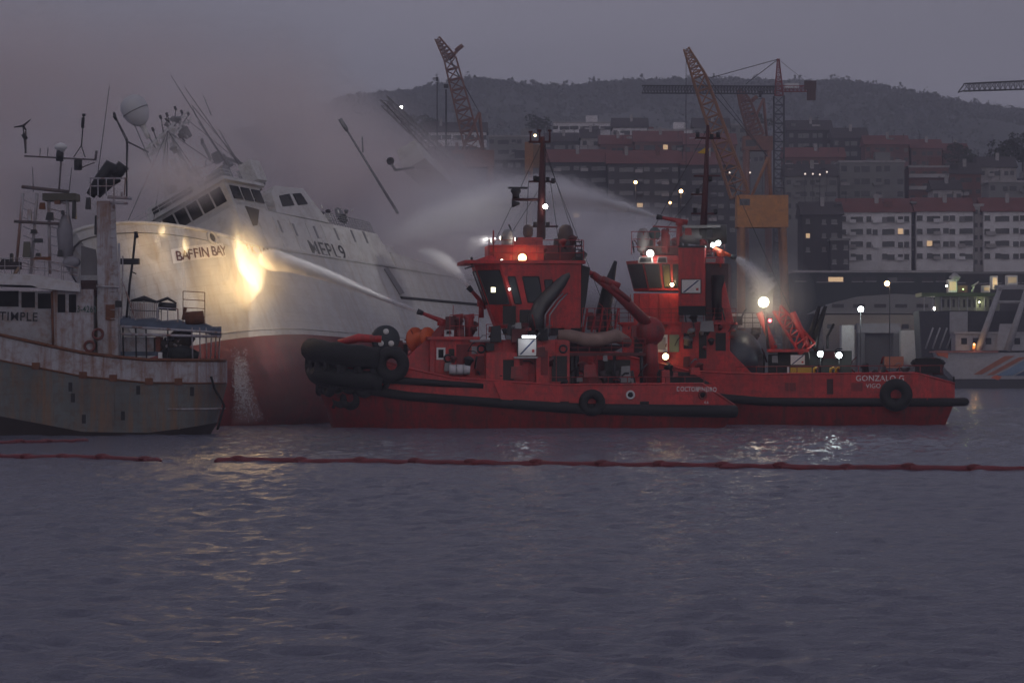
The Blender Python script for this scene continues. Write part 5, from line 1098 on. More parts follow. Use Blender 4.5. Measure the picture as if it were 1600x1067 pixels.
fn = bxb(1060, 1101, 387, 478, 2.4, 5.0, 'funnel', M_red); bxb(1060, 1101, 478.4, 492, 2.4, 5.0, 'funnel_base', M_black, fn); bxb(1059, 1102, 384, 386.6, 2.3, 5.1, 'funnel_top', M_stack, fn)
sign(tb, BT, 1064, 1096, 436, 459, 5.02)
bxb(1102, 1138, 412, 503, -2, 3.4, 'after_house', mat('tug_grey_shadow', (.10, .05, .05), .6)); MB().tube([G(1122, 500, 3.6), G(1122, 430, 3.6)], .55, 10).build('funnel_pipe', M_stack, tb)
MB().prism([G(1112, 503, 4), G(1132, 440, 4), G(1146, 503, 4)], (0, -.5, 0)).build('gusset', M_red, tb)
bxb(1100, 1130, 402, 411.6, 1.5, 4.2, 'monitor_platform', M_red); o = bxb(1103, 1118, 404, 410, 4.2, 4.28, 'porthole', M_sdome)
l2 = lamp(tb, G(1114, 383, 3.2), .2, 20, COOL, 30, (0, 1, 0)); lamp(tb, G(1122, 380, 3.2), .24, 50, COOL, 14, (-.2, 1, -.2))
MB().tube([G(1118, 400, 3.4), G(1118, 384, 3)], .1, 6).build('lamp_post', M_dark, tb)
noz4 = monitor(tb, G(1126, 398, 3.2), (G(1160, 412, 3.2) - G(1126, 398, 3.2)), 1.0, mat('lit_orange', (.6, .09, .03), .5))
# top monitor platform with jet to the left
bxb(1068, 1126, 352, 356, -2, 2, 'upper_platform', M_sdome)
for x in (1072, 1122): MB().tube([G(x, 356, 0), G(x, 384, 0)], .22, 7).build('platform_leg', M_dark, tb)
MB().lathe(G(1086, 368, .5), [(.75, -1.2), (.8, 0), (.75, 1.2), (.3, 1.5)], (1, 0, .1), 12).build('foam_tank', M_sdome, tb)
MB().lathe(G(1112, 366, .5), [(.85, -1.3), (.9, 0), (.8, 1.0), (.3, 1.3)], (1, 0, 0), 12).build('foam_tank', mat('tank_olive', (.12, .12, .11), .6), tb)
noz3 = monitor(tb, G(1062, 350, 1.2), (G(1030, 341, 1.2) - G(1062, 347, 1.2)), 1.6)
MB().tube([G(1020, 354, 1.5), G(1062, 356, 1.5)], .08, 6).tube([G(1058, 395, 1.5), G(1060, 354, 1.5)], .16, 6).build('monitor_arm', M_redpipe, tb)
# mast
MB().tube([G(1099, 352, .6), G(1103, 280, .6), G(1106, 196, .6)], [.3, .24, .13], 8).build('mast', M_mst, tb)
for x0, x1, y in ((1086, 1126, 216), (1084, 1126, 275), (1080, 1120, 334), (1080, 1103, 304)): MB().tube([G(x0, y, .6), G(x1, y, .6)], .09, 6).build('crossarm', M_mst, tb)
for x, y in ((1090, 212), (1122, 212), (1112, 215), (1110, 281), (1086, 330), (1118, 332), (1090, 300)): MB().tube([G(x, y + 3, .6), G(x, y - 5, .6)], .17, 6).build('signal_lamp', M_dark, tb)
MB().prism([G(1090, 239, .7), G(1102, 231, .7), G(1108, 233, .7), G(1106, 241, .7)], (0, -.3, 0)).build('radar_bracket', M_yel, tb)
# after deck: domed tank, a-frame, pipes, boards, posts and lamps
MB().lathe(G(1152, 585, 1.5), [(2.2, 0), (2.2, 1.6), (2.0, 2.6), (1.4, 3.4), (.6, 3.8), (0, 3.9)], (0, 0, 1), 18).build('domed_tank', mat('tank_slate', (.07, .08, .10), .4, .3, var=.4), tb)
bxb(1128, 1192, 553, 586, -2, 2.6, 'winch', mat('winch_dark', (.035, .03, .035), .7))
for x, x2 in ((1210, 1186), (1264, 1238)):
    MB().tube([G(x, 545, 2), G(x2, 488, 2)], .3, 8).build('a_frame_leg', M_red, tb)
lattice(G(1262, 545, 1.5), G(1214, 482, 1.5), 1.6, 5, .12, .5).build('gantry', M_red, tb)
bxb(1198, 1264, 545.3, 550, -2.5, 2.5, 'gantry_deck', M_red)
for x, x2 in ((1272, 1290), (1264, 1280)): MB().tube([G(x, 545, 1.8), G(x + 4, 520, 1.8), G(x2, 478, 1.8)], [.3, .3, .16], 8).build('exhaust_pipe', M_stack, tb)
MB().tube([G(1293, 545, 1.8), G(1293, 525, 1.8), G(1303, 506, 1.8)], .11, 6).build('davit', M_dark, tb)
bxb(1200, 1330, 548, 583, -2.5, 1.5, 'deck_machinery', mat('machinery_dark', (.03, .034, .032), .7, var=.5, scale=2))
sign(tb, BT, 1234, 1259, 553.5, 571, 3.0); 
for x in (1272, 1298, 1306): MB().tube([G(x, 588, 3.5), G(x, 576, 3.5), G(x + 6, 574, 3.5)], .12, 6).build('yellow_post', M_yel, tb)
bxb(1235, 1268, 574, 584, 3.2, 3.5, 'yellow_rail', M_yel); bxb(1230, 1233, 572, 586, 3.6, 3.8, 'white_post', M_txw)
lamp(tb, G(1282, 553, 2.2), .27, 45, COOL, 14, (-.1, 1, -.1)); lamp(tb, G(1311, 555, 2.2), .27, 45, COOL, 14, (-.1, 1, -.1))
for x in (1282, 1311): MB().tube([G(x, 558, 2.1), G(x, 584, 2.1)], .07, 6).build('lamp_post', M_dark, tb)
bg_ = lamp(tb, G(1193, 472, 2.8), .46, 170, (1, .86, .6), 16, (-.15, 1, -.25)); MB().tube([G(1195, 478, 2.4), G(1200, 545, 2.2)], .12, 6).build('lamp_post', M_dark, tb)
lamp(tb, G(1203, 501, 2.8), .15, 8, (1, .08, .1), 12, (0, 1, 0), 'port_light')
sc_ = bxb(1140, 1194, 490, 512, -1.0, .6, 'screen', M_txw); bxb(1142, 1160, 494, 508, .6, .68, 'screen_opening', M_dark, sc_); rail([G(1140, 512, 1.2), G(1200, 512, 1.2)], 1.3, tb, M_dark, bars=3, step=.6)
bxb(1430, 1470, 560, 583, -3, 2.5, 'net_pile', M_black); MB().ball(G(1450, 567, 1), .9, 1.7, 1.2, .6, 12).build('rope_pile', M_black, tb)
MB().tube([G(1380, 588, 3), G(1381, 570, 3)], .2, 8).build('bollard', M_dark, tb)
c = G(1337, 595, HB2); c.y = hv2(c.x) + .03; text('name_letters', 'GONZALO G', tb, c, (-1, 0, 0), (0, 0, 1), .46, M_txw, .98)
c = G(1353, 606, HB2); c.y = hv2(c.x) + .03; text('port_letters', 'VIGO', tb, c, (-1, 0, 0), (0, 0, 1), .36, M_txw, .95)
# ================================================================ moored vessels at the right
RP = thing('moored_trawler', 'white moored trawler stern with leaning gantry at the right edge', 'ship', loc=P(1560, 606, 622)); l0 = Vector(RP.location)
def R(x, y, dy=0): return P(x, y, 618 + dy) - l0
M_rt = mat('trawler_pale', (.42, .41, .42), .6, var=.15, dirt=(.3, .28, .27))
MB().prism([R(1466, 551), R(1760, 551), R(1760, 592), R(1492, 592), R(1476, 575)], (0, 9, 0)).build('hull', M_rt, RP)
MB().prism([R(1484, 592.4, .3), R(1760, 592.4, .3), R(1760, 611, .3), R(1500, 611, .3)], (0, 8.4, 0)).build('bottom', M_dark, RP)
MB().box(R(1462, 551, -.4), R(1560, 548.3, -.4) + Vector((0, 9.6, 0))).build('bulwark_cap', mat('faded_red_cap', (.42, .16, .13), .6), RP)
MB().prism([R(1462, 548, -.2), R(1482, 548, -.2), R(1481, 560, -.2), R(1474, 557, -.2), R(1466, 556, -.2)], (0, 2, 0)).build('stern_roller', M_orange, RP)
for pts, m_, nm in (([(1521, 585), (1534, 585), (1586, 556), (1570, 556)], mat('stripe_orange', (.42, .13, .06), .6), 'orange_stripe'), ([(1541, 586), (1552, 586), (1604, 558), (1592, 558)], mat('stripe_orange', (.42, .13, .06)), 'orange_stripe'), ([(1556, 587), (1582, 587), (1636, 558), (1610, 558)], mat('stripe_blue', (.18, .28, .40), .6), 'blue_stripe'), ([(1586, 587), (1640, 587), (1690, 558), (1640, 558)], mat('stripe_navy', (.03, .07, .14), .6), 'navy_stripe')):
    MB().prism([R(x, y, -.12) for x, y in pts], (0, .1, 0)).build(nm, m_, RP)
MB().prism([R(1548, 590, -.15), R(1556, 586, -.15), R(1566, 588, -.15), R(1560, 594, -.15)], (0, .2, 0)).build('rust_mark', M_orange, RP)
for dy in (1, 7.5):
    MB().tube([R(1528, 548, dy), R(1562, 452, dy)], [.75, .5], 8).build('gantry_leg', M_rt, RP); MB().tube([R(1574, 548, dy), R(1604, 452, dy)], [.75, .5], 8).build('gantry_leg', M_rt, RP)
    MB().tube([R(1556, 472, dy), R(1600, 472, dy)], .3, 6).build('gantry_bar', M_rt, RP)
for x in (1563, 1604): MB().tube([R(x, 450, .4), R(x, 450, 8.2)], .6, 8).build('gantry_beam', M_rt, RP)
MB().box(R(1556, 452, 3), R(1660, 445, 3) + Vector((0, 2, 0))).build('gantry_top', M_rt, RP)
dk_ = MB().box(R(1493, 547.5, 2), R(1760, 522, 2) + Vector((0, 6, 0))).build('deck_house', M_rt, RP)
MB().box(R(1491, 521.7, 1.6), R(1640, 518.5, 1.6) + Vector((0, 6.6, 0))).build('house_roof', M_rt, RP)
for x in (1502, 1520, 1540, 1585): MB().box(R(x, 538, 1.93), R(x + 9, 528, 1.93) + Vector((0, .1, 0))).build('window', M_glass, dk_)
MB().hexa([R(1556, 547, 1), R(1582, 547, 1), R(1582, 547, 3), R(1556, 547, 3), R(1562, 506, 1), R(1584, 506, 1), R(1584, 506, 3), R(1562, 506, 3)]).build('winch_casing', M_rt, RP)
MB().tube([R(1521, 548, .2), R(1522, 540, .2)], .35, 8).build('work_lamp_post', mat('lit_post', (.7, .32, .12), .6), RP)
lamp(RP, R(1522, 538, -.3), .25, 90, ORANGE, 3, (0, -1, -.4))
LV = thing('moored_vessel', 'dark factory vessel with green lit deck behind the leaning gantry', 'ship', loc=P(1505, 604, 632)); l1 = Vector(LV.location)
def V(x, y, dy=0): return P(x, y, 629 + dy) - l1
MB().prism([V(1436, 486), V(1592, 486), V(1592, 608), V(1450, 608), V(1440, 560)], (0, 9, 0)).build('hull', mat('hull_black', (.03, .03, .035), .7, var=.4), LV)
MB().box(V(1440, 463, -.3), V(1562, 457.5, -.3) + Vector((0, 9.4, 0))).build('boat_deck', mat('deck_green_lit', (.12, .19, .06), .6), LV)  # green lamplight is put into the deck colour
h1 = MB().box(V(1468, 485.5, .8), V(1562, 463.3, .8) + Vector((0, 7, 0))).build('lower_house', mat('house_cream', (.34, .34, .26), .7, var=.3), LV)
for i in range(11): MB().box(V(1472 + i * 8.2, 480, .74), V(1475.5 + i * 8.2, 468, .74) + Vector((0, .1, 0))).build('door' if i % 3 == 0 else 'window', M_dark, h1)
for x0, x1, y0, y1, e in ((1482, 1495.5, 437, 457, .2), (1550, 1559, 431, 452, .35), (1536, 1547, 446, 457, .12), (1574, 1590, 430, 445, .15)):
    c_ = MB().box(V(x0, y1, 1.5), V(x1, y0, 1.5) + Vector((0, 3, 0))).build('cabin', M_white2, LV); MB().box(V(x0 + 1.5, y1 - 3, 1.44), V(x1 - 1.5, y0 + 3, 1.44) + Vector((0, .1, 0))).build('lit_window', emat('cabin_lit_%d' % (e * 100), (1, .78, .45), e), c_)
MB().box(V(1497, 457, 2), V(1512, 446, 2) + Vector((0, 3, 0))).build('brown_cabin', mat('cabin_brown', (.22, .10, .08), .7), LV)
mb = MB()
for i in range(9): mb.tube([V(1444 + i * 13.5, 486, .3), V(1444 + i * 13.5, 463.5, .3)], .12, 5)
mb.build('stanchions', M_rt, LV)
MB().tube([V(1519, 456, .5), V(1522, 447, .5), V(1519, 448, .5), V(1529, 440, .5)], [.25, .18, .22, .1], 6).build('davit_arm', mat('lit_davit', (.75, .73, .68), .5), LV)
MB().tube([V(1488, 437, 2), V(1492, 431, 2), V(1499, 436, 2)], [.9, .8, .5], 8).build('funnel', M_rt, LV)
lamp(LV, V(1479, 447, .5), .22, 60, WHITE, 14, (0, -1, 0), 'deck_lamp'); lamp(LV, V(1530, 472, .3), .2, 50, (.95, 1, .6), 7, (0, -1, -.3), 'deck_lamp'); lamp(LV, V(1555, 447, .9), .22, 60, WARM, 16, (0, -1, 0), 'deck_lamp'); lamp(LV, V(1505, 452, .3), .14, 70, (.6, 1, .35), 3, (0, -1, .6), 'green_lamp')
MB().box(V(1484, 520, -.6), V(1512, 487, -.6) + Vector((0, .5, 0))).build('gangway_tower', M_rt, LV)
for i in range(4): MB().tube([V(1446 + i * 11, 545, -.3), V(1458 + i * 11, 512, -.3)], .18, 6).build('derrick', M_rt, LV)
# ================================================================ floating oil boom
M_boom = mat('boom_red', (.22, .036, .045), .55, var=.35, scale=1.5)
def water_z(x, y): return float((wave_height(np.array([[x]]), np.array([[y]])))[0, 0] * max(0, min(1, (640 - y) / 260)))
def boom(label, path, peaks, r0):
    pts = []
    for (x0, y0), (x1, y1) in zip(path[:-1], path[1:]):
        n = max(2, int((x1 - x0) / 6))
        for k in range(n): f_ = k / n; pts.append((x0 + (x1 - x0) * f_, y0 + (y1 - y0) * f_))
    pts.append(path[-1]); W = []
    for x, y in pts:
        Yd = H * F / (y + 3 - HY); X_ = (x - 800) * Yd / F; W.append(Vector((X_, Yd, .06 + .55 * water_z(X_, Yd))))
    c = W[len(W) // 2].copy(); t = thing('oil_boom', label, 'boom', loc=(c.x, c.y, 0)); c.z = 0
    ends = [pts[0][0]] + list(peaks) + [pts[-1][0]]
    for a, b_ in zip(ends[:-1], ends[1:]):
        seg = [w_ - c for (x, y), w_ in zip(pts, W) if a - 6 <= x <= b_ + 6]
        if len(seg) < 2: continue
        n = len(seg); rs = [r0 * (.72 + .28 * abs(2 * i / (n - 1) - 1) ** 1.5) for i in range(n)]
        if a == ends[0]: rs[0] *= .3
        if b_ == ends[-1]: rs[-1] *= .3
        MB().tube(seg, rs, 8).build('boom_section', M_boom, t)
    for x in peaks:
        i = min(range(len(pts)), key=lambda k: abs(pts[k][0] - x)); q = W[i] - c
        MB().ball(q + Vector((0, 0, r0 * .5)), 1, .42, r0 * .85, r0 * .8, 12).build('boom_joint', mat('boom_joint', (.17, .028, .034), .6), t)
    return t
boom('long dark red floating boom lying across the harbour water', [(335, 719), (372, 719), (470, 720), (600, 721), (655, 722), (700, 723), (850, 724), (1050, 727), (1250, 730), (1450, 732), (1800, 738)], [375, 468, 560, 650, 738, 838, 938, 1034, 1128, 1222, 1322, 1420, 1520, 1640], .22)
boom('short red boom end in the lower left water', [(-120, 708), (0, 711), (60, 713), (130, 714), (190, 715), (252, 718)], [-30, 40, 100, 160, 228], .19)
boom('thin pale red boom piece beside the old vessel waterline', [(-60, 692), (0, 690), (60, 689), (138, 686)], [30, 75], .16)
# ================================================================ water jets from the monitors
def jet(label, pts, rs, dens, drops=1500, seed=1, fade=False):
    pts = [Vector(p) for p in pts]; t = thing('water_jet', label, 'water', loc=pts[0]); c = pts[0]; n = len(pts); rr = random.Random(seed)
    def cr_(f_):                                      # smooth curve through the points
        x = f_ * (n - 1); i = min(n - 2, int(x)); g_ = x - i; p0, p1, p2, p3 = pts[max(0, i-1)], pts[i], pts[i+1], pts[min(n-1, i+2)]
        return ((p1 * 2) + (p2 - p0) * g_ + (p0 * 2 - p1 * 5 + p2 * 4 - p3) * g_ ** 2 + (p1 * 3 - p0 - p2 * 3 + p3) * g_ ** 3) * .5
    rad = lambda f_: float(np.interp(f_ * (n - 1), range(n), rs))
    shells = [(1.5, 1.0, .10), (1.25, .97, .12), (1.0, .94, .16), (.8, .88, .22), (.62, .8, .32), (.45, .7, .5), (.3, .6, .8), (.75, .36, 1.2), (.5, .22, 2.6)] if fade else [(1.15, 1.0, .12), (.95, .99, .25), (.7, .98, .55), (.42, .96, 1.0), (.24, .94, 1.5), (.6, .4, 1.6), (.5, .2, 3.2)]
    for j_, (s, fe, k) in enumerate(shells):           # nested soft tubes, each one closed and drawn out to a point
        m_ = 26; q = []; r_ = []
        for j in range(m_ + 1):
            f_ = .002 * (j_ + 1) + (fe - .002 * (j_ + 1)) * j / m_; tp_ = min(1, (1 - j / m_) / (.45 if fade else .12)) ** .6
            q.append(cr_(f_) - c); r_.append(max(.012, rad(f_) * s * tp_ * (1 + .13 * math.sin(f_ * 31 * (1 + s) + seed) + .08 * math.sin(f_ * 67 + s * 9))))
        vm, _, _ = volmat('jet_%d_%d' % (seed, j_), dens * k / (.12 + rad(fe * .5)), (.97, .97, .98), .1)
        MB().tube(q, r_, 10).build('spray_core' if s < .5 else 'spray', vm, t)
    g = np.random.default_rng(seed); cs = []
    for k in range(drops):
        f_ = g.uniform(.02, 1); a = g.uniform(0, 6.28); d = abs(g.normal(0, .55)) * rad(f_) * 1.1
        q = cr_(f_) - c; cs.append((q.x + math.cos(a) * d * .5, q.y + math.sin(a) * d * .8, q.z + (math.sin(a) * .9 - .35) * d))
    o = bpy.data.objects.new('droplets', leaf_mesh(np.array(cs), .028, g, 'drops')); col.objects.link(o); o.parent = t; o['kind'] = 'stuff'; o.data.materials.append(mat('water_drop', (.75, .76, .8), .2, var=.05))
    return t
w1, w2, w3, w4 = AP.M @ noz1, AP.M @ noz2, BT.M @ noz3, BT.M @ noz4
jet('long straight jet from the nearer tug hitting the burning bow', [w1, P(590, 463, 251.5), P(520, 434, 253.5), P(455, 413, 255.5), P(405, 402, 257.5)], [.10, .26, .45, .66, 1.05], 5.5, 3200, 1)
jet('short jet rising behind the nearer tug wheelhouse', [w2, P(716, 428, 262), P(690, 406, 266), P(655, 394, 272)], [.1, .3, .6, 1.0], 1.1, 2200, 2, True)
jet('high wide jet from the farther tug arching over to the wreck', [w3, P(975, 324, 266), P(910, 309, 268), P(840, 306, 272), P(730, 328, 278), P(600, 372, 284)], [.14, .55, 1.05, 1.5, 2.1, 3.0], 1.7, 5000, 3, True)
jet('short falling jet on the right of the farther tug', [w4, P(1160, 410, 264), P(1182, 432, 264), P(1200, 460, 264)], [.12, .5, .8, 1.3], 1.1, 2200, 4)
# water running off the wreck: thin falling curtains
wf_ = thing('runoff', 'thin water curtain falling off the red bow into the sea', 'water', loc=P(385, 662, 255)); g = np.random.default_rng(9); cs = []
for k in range(90):                       # separate falling threads that break up on the way down
    x0 = g.normal(374, 6); dx = g.normal(14, 13); f1 = g.uniform(.45, 1); dy = g.uniform(-.8, .8); y0_ = g.uniform(540, 592)
    for j in range(int(60 * f1)):
        f_ = g.uniform(0, f1); q = P(x0 + dx * f_ ** 1.4 + g.normal(0, .9 + 2.5 * f_), y0_ + (660 - y0_) * f_, 255.3 - .9 * f_ + dy) - wf_.location; cs.append(q[:])
o = bpy.data.objects.new('droplets', leaf_mesh(np.array(cs), .045, g, 'drops')); col.objects.link(o); o.parent = wf_; o['kind'] = 'stuff'; o.data.materials.append(MATS['water_drop'])
vm, _, _ = volmat('runoff_mist', .07, (.95, .95, .96)); MB().tube([P(372, 556, 255.3) - wf_.location, P(378, 600, 255.2) - wf_.location, P(388, 660, 254.4) - wf_.location], [.25, .8, 1.5], 10).build('mist', vm, wf_)
for i, (x0, y0, x1, y1, Yd) in enumerate(((285, 408, 290, 470, 253.2), (245, 366, 250, 388, 253.0))):
    tf = thing('runoff', ('long' if i == 0 else 'short') + ' white trickle running down the bow ' + ('below the name board' if i == 0 else 'under the rail'), 'water', loc=P(x0, y0, Yd)); vm, _, _ = volmat('trickle_%d' % i, 1.1, (.96, .96, .97)); MB().tube([(0, 0, 0), P((x0 + x1) / 2, (y0 + y1) / 2, Yd) - tf.location, P(x1, y1, Yd) - tf.location], [.12, .2, .14], 8).build('stream', vm, tf)
# ================================================================ small deck clutter and rigging
rc = random.Random(21)
def clutter(t, fn, boxes, n, dv, mats, kinds=('pipe', 'fitting', 'box')):
    "small fittings: pipes, valves, lockers, standing about inside pixel boxes (x0,x1,y0,y1)"
    for i in range(n):
        x0, x1, y0, y1 = rc.choice(boxes); x, y = rc.uniform(x0, x1), rc.uniform(y0, y1); d = rc.uniform(*dv); c = fn(x, y, d); k = rc.choice(kinds); m = rc.choice(mats); s = rc.uniform(.16, .46)
        if k == 'pipe':
            e = Vector((rc.uniform(-.9, .9), rc.uniform(-.2, .2), rc.choice((0, rc.uniform(.5, 1.6))))); MB().tube([c, c + e * .6, c + e + Vector((0, 0, -.25))], rc.uniform(.035, .08), 6).build('pipe', m, t)
        elif k == 'fitting':
            MB().lathe(c, [(s * .6, -s), (s * .7, 0), (s, s * .1), (s, s * .5), (s * .4, s * .9)], (rc.uniform(-.4, .4), rc.uniform(-.6, .6), 1), 8).build('deck_fitting', m, t)
        else:
            a, b_, h_ = s * rc.uniform(.8, 1.7), s, s * rc.uniform(.8, 1.6); MB().hexa([c + Vector(q) for q in ((-a, -b_, -h_), (a, -b_, -h_), (a, b_, -h_), (-a, b_, -h_), (-a * .85, -b_ * .85, h_), (a * .9, -b_ * .85, h_ * .9), (a * .9, b_ * .85, h_ * .9), (-a * .85, b_ * .85, h_))]).build('locker_box', m, t)
MD = [M_dark, M_redhull, M_black, M_red, MATS['maroon']]
clutter(ta, A, [(700, 745, 500, 524), (860, 905, 500, 524), (1020, 1100, 575, 598)], 34, (-1, 3.2), MD)
clutter(ta, A, [(868, 1012, 556, 600), (690, 890, 540, 592), (760, 860, 508, 528)], 60, (4.0, 4.7), [M_dark, M_redhull, M_black, MATS['maroon'], M_grey])
clutter(tb, G, [(1000, 1140, 508, 580), (1062, 1140, 495, 520)], 34, (4.0, 4.5), [M_dark, M_redhull, MATS['maroon'], M_grey])
for x0, x1, y0, y1, m_ in ((786, 803, 562, 594, M_stack), (862, 886, 556, 596, M_stack), (742, 757, 556, 586, MATS['door_red']), (845, 856, 548, 586, MATS['door_red']), (700, 710, 545, 556, M_stack), (760, 772, 536, 548, M_stack)): bxa(x0, x1, y0, y1, V1 - .1, V1 + .93 if 760 <= x0 < 812 or 838 <= x0 < 858 else V1 + .04, 'dark_panel', m_, dh)  # flat dark panels: doors, vents, and recess shade put in as black sheets
for x0, x1, y0, y1 in ((1068, 1082, 520, 545), (1092, 1104, 518, 560), (990, 1004, 522, 560), (1118, 1134, 520, 548)): bxb(x0, x1, y0, y1, 3.85, 3.96, 'dark_panel', M_stack, dh2)  # same flat dark panels on the farther deckhouse
for x0, x1, y0, y1 in ((786, 806, 478, 508), (812, 832, 484, 508), (850, 866, 440, 470)): bxa(x0, x1, y0, y1, 2.9, 3.12, 'louvre', M_stack, wh)
for x, y in ((700, 560), (752, 545), (880, 545)): MB().torus(A(x, y, V1 + .1), .3, .08, (0, 1, 0), 14, 6).build('hung_hose_coil', M_dark, ta)
clutter(ta, A, [(770, 905, 375, 404), (905, 1000, 490, 520)], 26, (-1.5, 2.2), [M_dark, M_redpipe, M_redhull, MATS['maroon']])
clutter(tb, G, [(1140, 1200, 500, 580), (1200, 1330, 535, 580), (1330, 1470, 566, 584)], 60, (-1, 3), [M_dark, M_black, M_redhull, M_grey, MATS['maroon']])
clutter(tb, G, [(990, 1060, 372, 396), (1062, 1130, 358, 384)], 22, (-1.5, 2), [M_dark, M_redpipe, M_redhull, M_grey])
clutter(ta, A, [(560, 680, 525, 560)], 14, (-1, 2.5), [M_dark, M_redhull, M_black])
rail([A(868, 550, 3.5), A(1008, 550, 3.5)], 1.1, ta, M_redhull, bars=3, step=.9, r=.035); rail([A(760, 530, 4.2), A(805, 530, 4.2)], 1.2, ta, M_redhull, bars=3, step=.7)
rail([A(860, 600, HB - .3), A(1100, 599, HB - .4)], .55, ta, M_redhull, bars=1, step=1.5, r=.04); rail([G(1150, 584, 5.2), G(1470, 582, 5.2)], .6, tb, M_redhull, bars=1, step=1.6, r=.04)
rail([G(965, 503, 4.1), G(1150, 503, 4.1)], 1.15, tb, M_redhull, bars=3, step=.9); rail([G(1100, 402, 4.1), G(1132, 402, 4.1)], 1.1, tb, M_redpipe, bars=2, step=.7)
for x, y, x2, y2 in [(848, 220, 765, 395), (848, 220, 905, 395), (846, 290, 780, 395), (848, 230, 960, 520)]: MB().tube([A(x, y, .3), A(x2, y2, .8)], .022, 4).build('rigging_wire', M_dark, ta)
for x, y, x2, y2 in [(1106, 200, 1000, 396), (1106, 200, 1262, 545), (1104, 280, 1010, 396)]: MB().tube([G(x, y, .6), G(x2, y2, .8)], .022, 4).build('rigging_wire', M_dark, tb)
# plate stiffeners on the deckhouse walls
for x in range(680, 890, 21): a, b_ = A(x, 533, V1 + .03), A(x, 611, V1 + .03); MB().tube([a, b_], .035, 4).build('wall_stiffener', M_red, ta)
for x in range(985, 1062, 15): a, b_ = G(x, 460, 2.93), G(x, 502, 2.93); MB().tube([a, b_], .035, 4).build('wall_stiffener', M_red, tb)
for x in range(1185, 1470, 24): c = G(x, 0); MB().box((c.x - .03, hv2(c.x) + .005, zb2(c.x) + .2), (c.x + .03, hv2(c.x) + .05, zt2(c.x) - .05)).build('bulwark_stiffener', M_red, tb)
for x in range(870, 1110, 24): c = A(x, 0); MB().box((c.x - .03, hv(c.x) + .005, zb(c.x) + .3), (c.x + .03, hv(c.x) + .05, zt(c.x) - .05)).build('bulwark_stiffener', M_red, ta)
# old vessel: tangle of rigging above the wheelhouse
TD = [M_dark, M_rustb, M_rusty, MATS['yard_grey'], M_dark]
clutter(tm, T, [(24, 120, 300, 425), (110, 152, 330, 430), (30, 150, 244, 300)], 110, (.3, 4), TD)
clutter(tm, T, [(190, 340, 528, 556), (200, 320, 470, 500)], 60, (.4, 4), [M_dark, M_rustb, M_black, M_canv, M_rusty])
for x, y, x2, y2 in [(40, 205, 22, 346), (96, 232, 38, 428), (96, 232, 150, 428), (149, 236, 171, 314), (131, 180, 104, 300), (131, 180, 152, 300), (40, 244, 76, 300), (96, 300, 36, 428), (60, 300, 10, 428), (108, 300, 140, 400), (180, 314, 345, 515), (180, 330, 300, 505), (165, 314, 100, 432), (22, 346, -10, 428), (92, 350, 120, 430), (198, 222, 240, 470), (63, 245, 92, 350), (30, 292, 60, 420), (84, 300, 84, 420), (120, 310, 122, 420)]: MB().tube([T(x, y, rc.uniform(.6, 2)), T(x2, y2, rc.uniform(.4, 1.6))], .025 + .02 * rc.random(), 4).build('rigging_wire', M_dark, tm)
for k in range(16): x = rc.uniform(30, 150); y = rc.uniform(262, 330); MB().tube([T(x, y, 1.2), T(x + rc.uniform(-4, 4), y - rc.uniform(10, 40), 1.2)], [.045, .025], 5).build('aerial', TD[k % 5], tm)
# burning trawler: gear on the wheelhouse top and bow, veiled by smoke
cf = lambda x, y, v: BP.at(x, y, 1, v)
clutter(bf, cf, [(255, 300, 185, 215), (300, 395, 245, 285), (360, 412, 280, 318), (500, 560, 326, 344), (230, 290, 225, 300)], 60, (-2, 3.5), [M_dark, M_grey, M_white, M_grey])
for x, y, x2, y2 in [(262, 205, 330, 300), (262, 205, 200, 345), (290, 185, 395, 270), (262, 205, 240, 345), (300, 165, 385, 265), (210, 195, 260, 310), (600, 160, 690, 262)]: MB().tube([cf(x, y, 1), cf(x2, y2, 2)], .035, 4).build('rigging_wire', M_dark, bf)
for u in range(-20, -44, -3): MB().box((u - .04, 6.425, 9.1), (u + .04, 6.47, 12.3)).build('wall_stiffener', M_white, deckhouse)

for xa, xb in ((40, 34), (66, 70), (100, 108)): lattice(T(xb, 430, 1.6), T(xa, 302, 1.6), .62, 9, .045, .7, side=(1, 0, 0)).build('lattice_mast', (M_rusty, MATS['yard_grey'], M_dark)[xa % 3], tm)
for x0, x1, y in ((20, 120, 384), (28, 118, 366), (30, 112, 330), (60, 150, 404), (112, 152, 352)): MB().tube([T(x0, y, 1.1), T(x1, y + 3, 1.1)], .06, 5).build('cross_beam', (M_rusty, MATS['yard_grey'])[x0 % 2], tm)
for x0, x1, y0, y1 in ((52, 74, 376, 398), (84, 98, 352, 372), (112, 124, 360, 384), (34, 46, 404, 424), (128, 146, 362, 380)): bx(x0, x1, y0, y1, .9, 1.8, 'equipment_case', rc.choice([M_dark, MATS['yard_grey'], M_rustb, M_rusty]), tm)
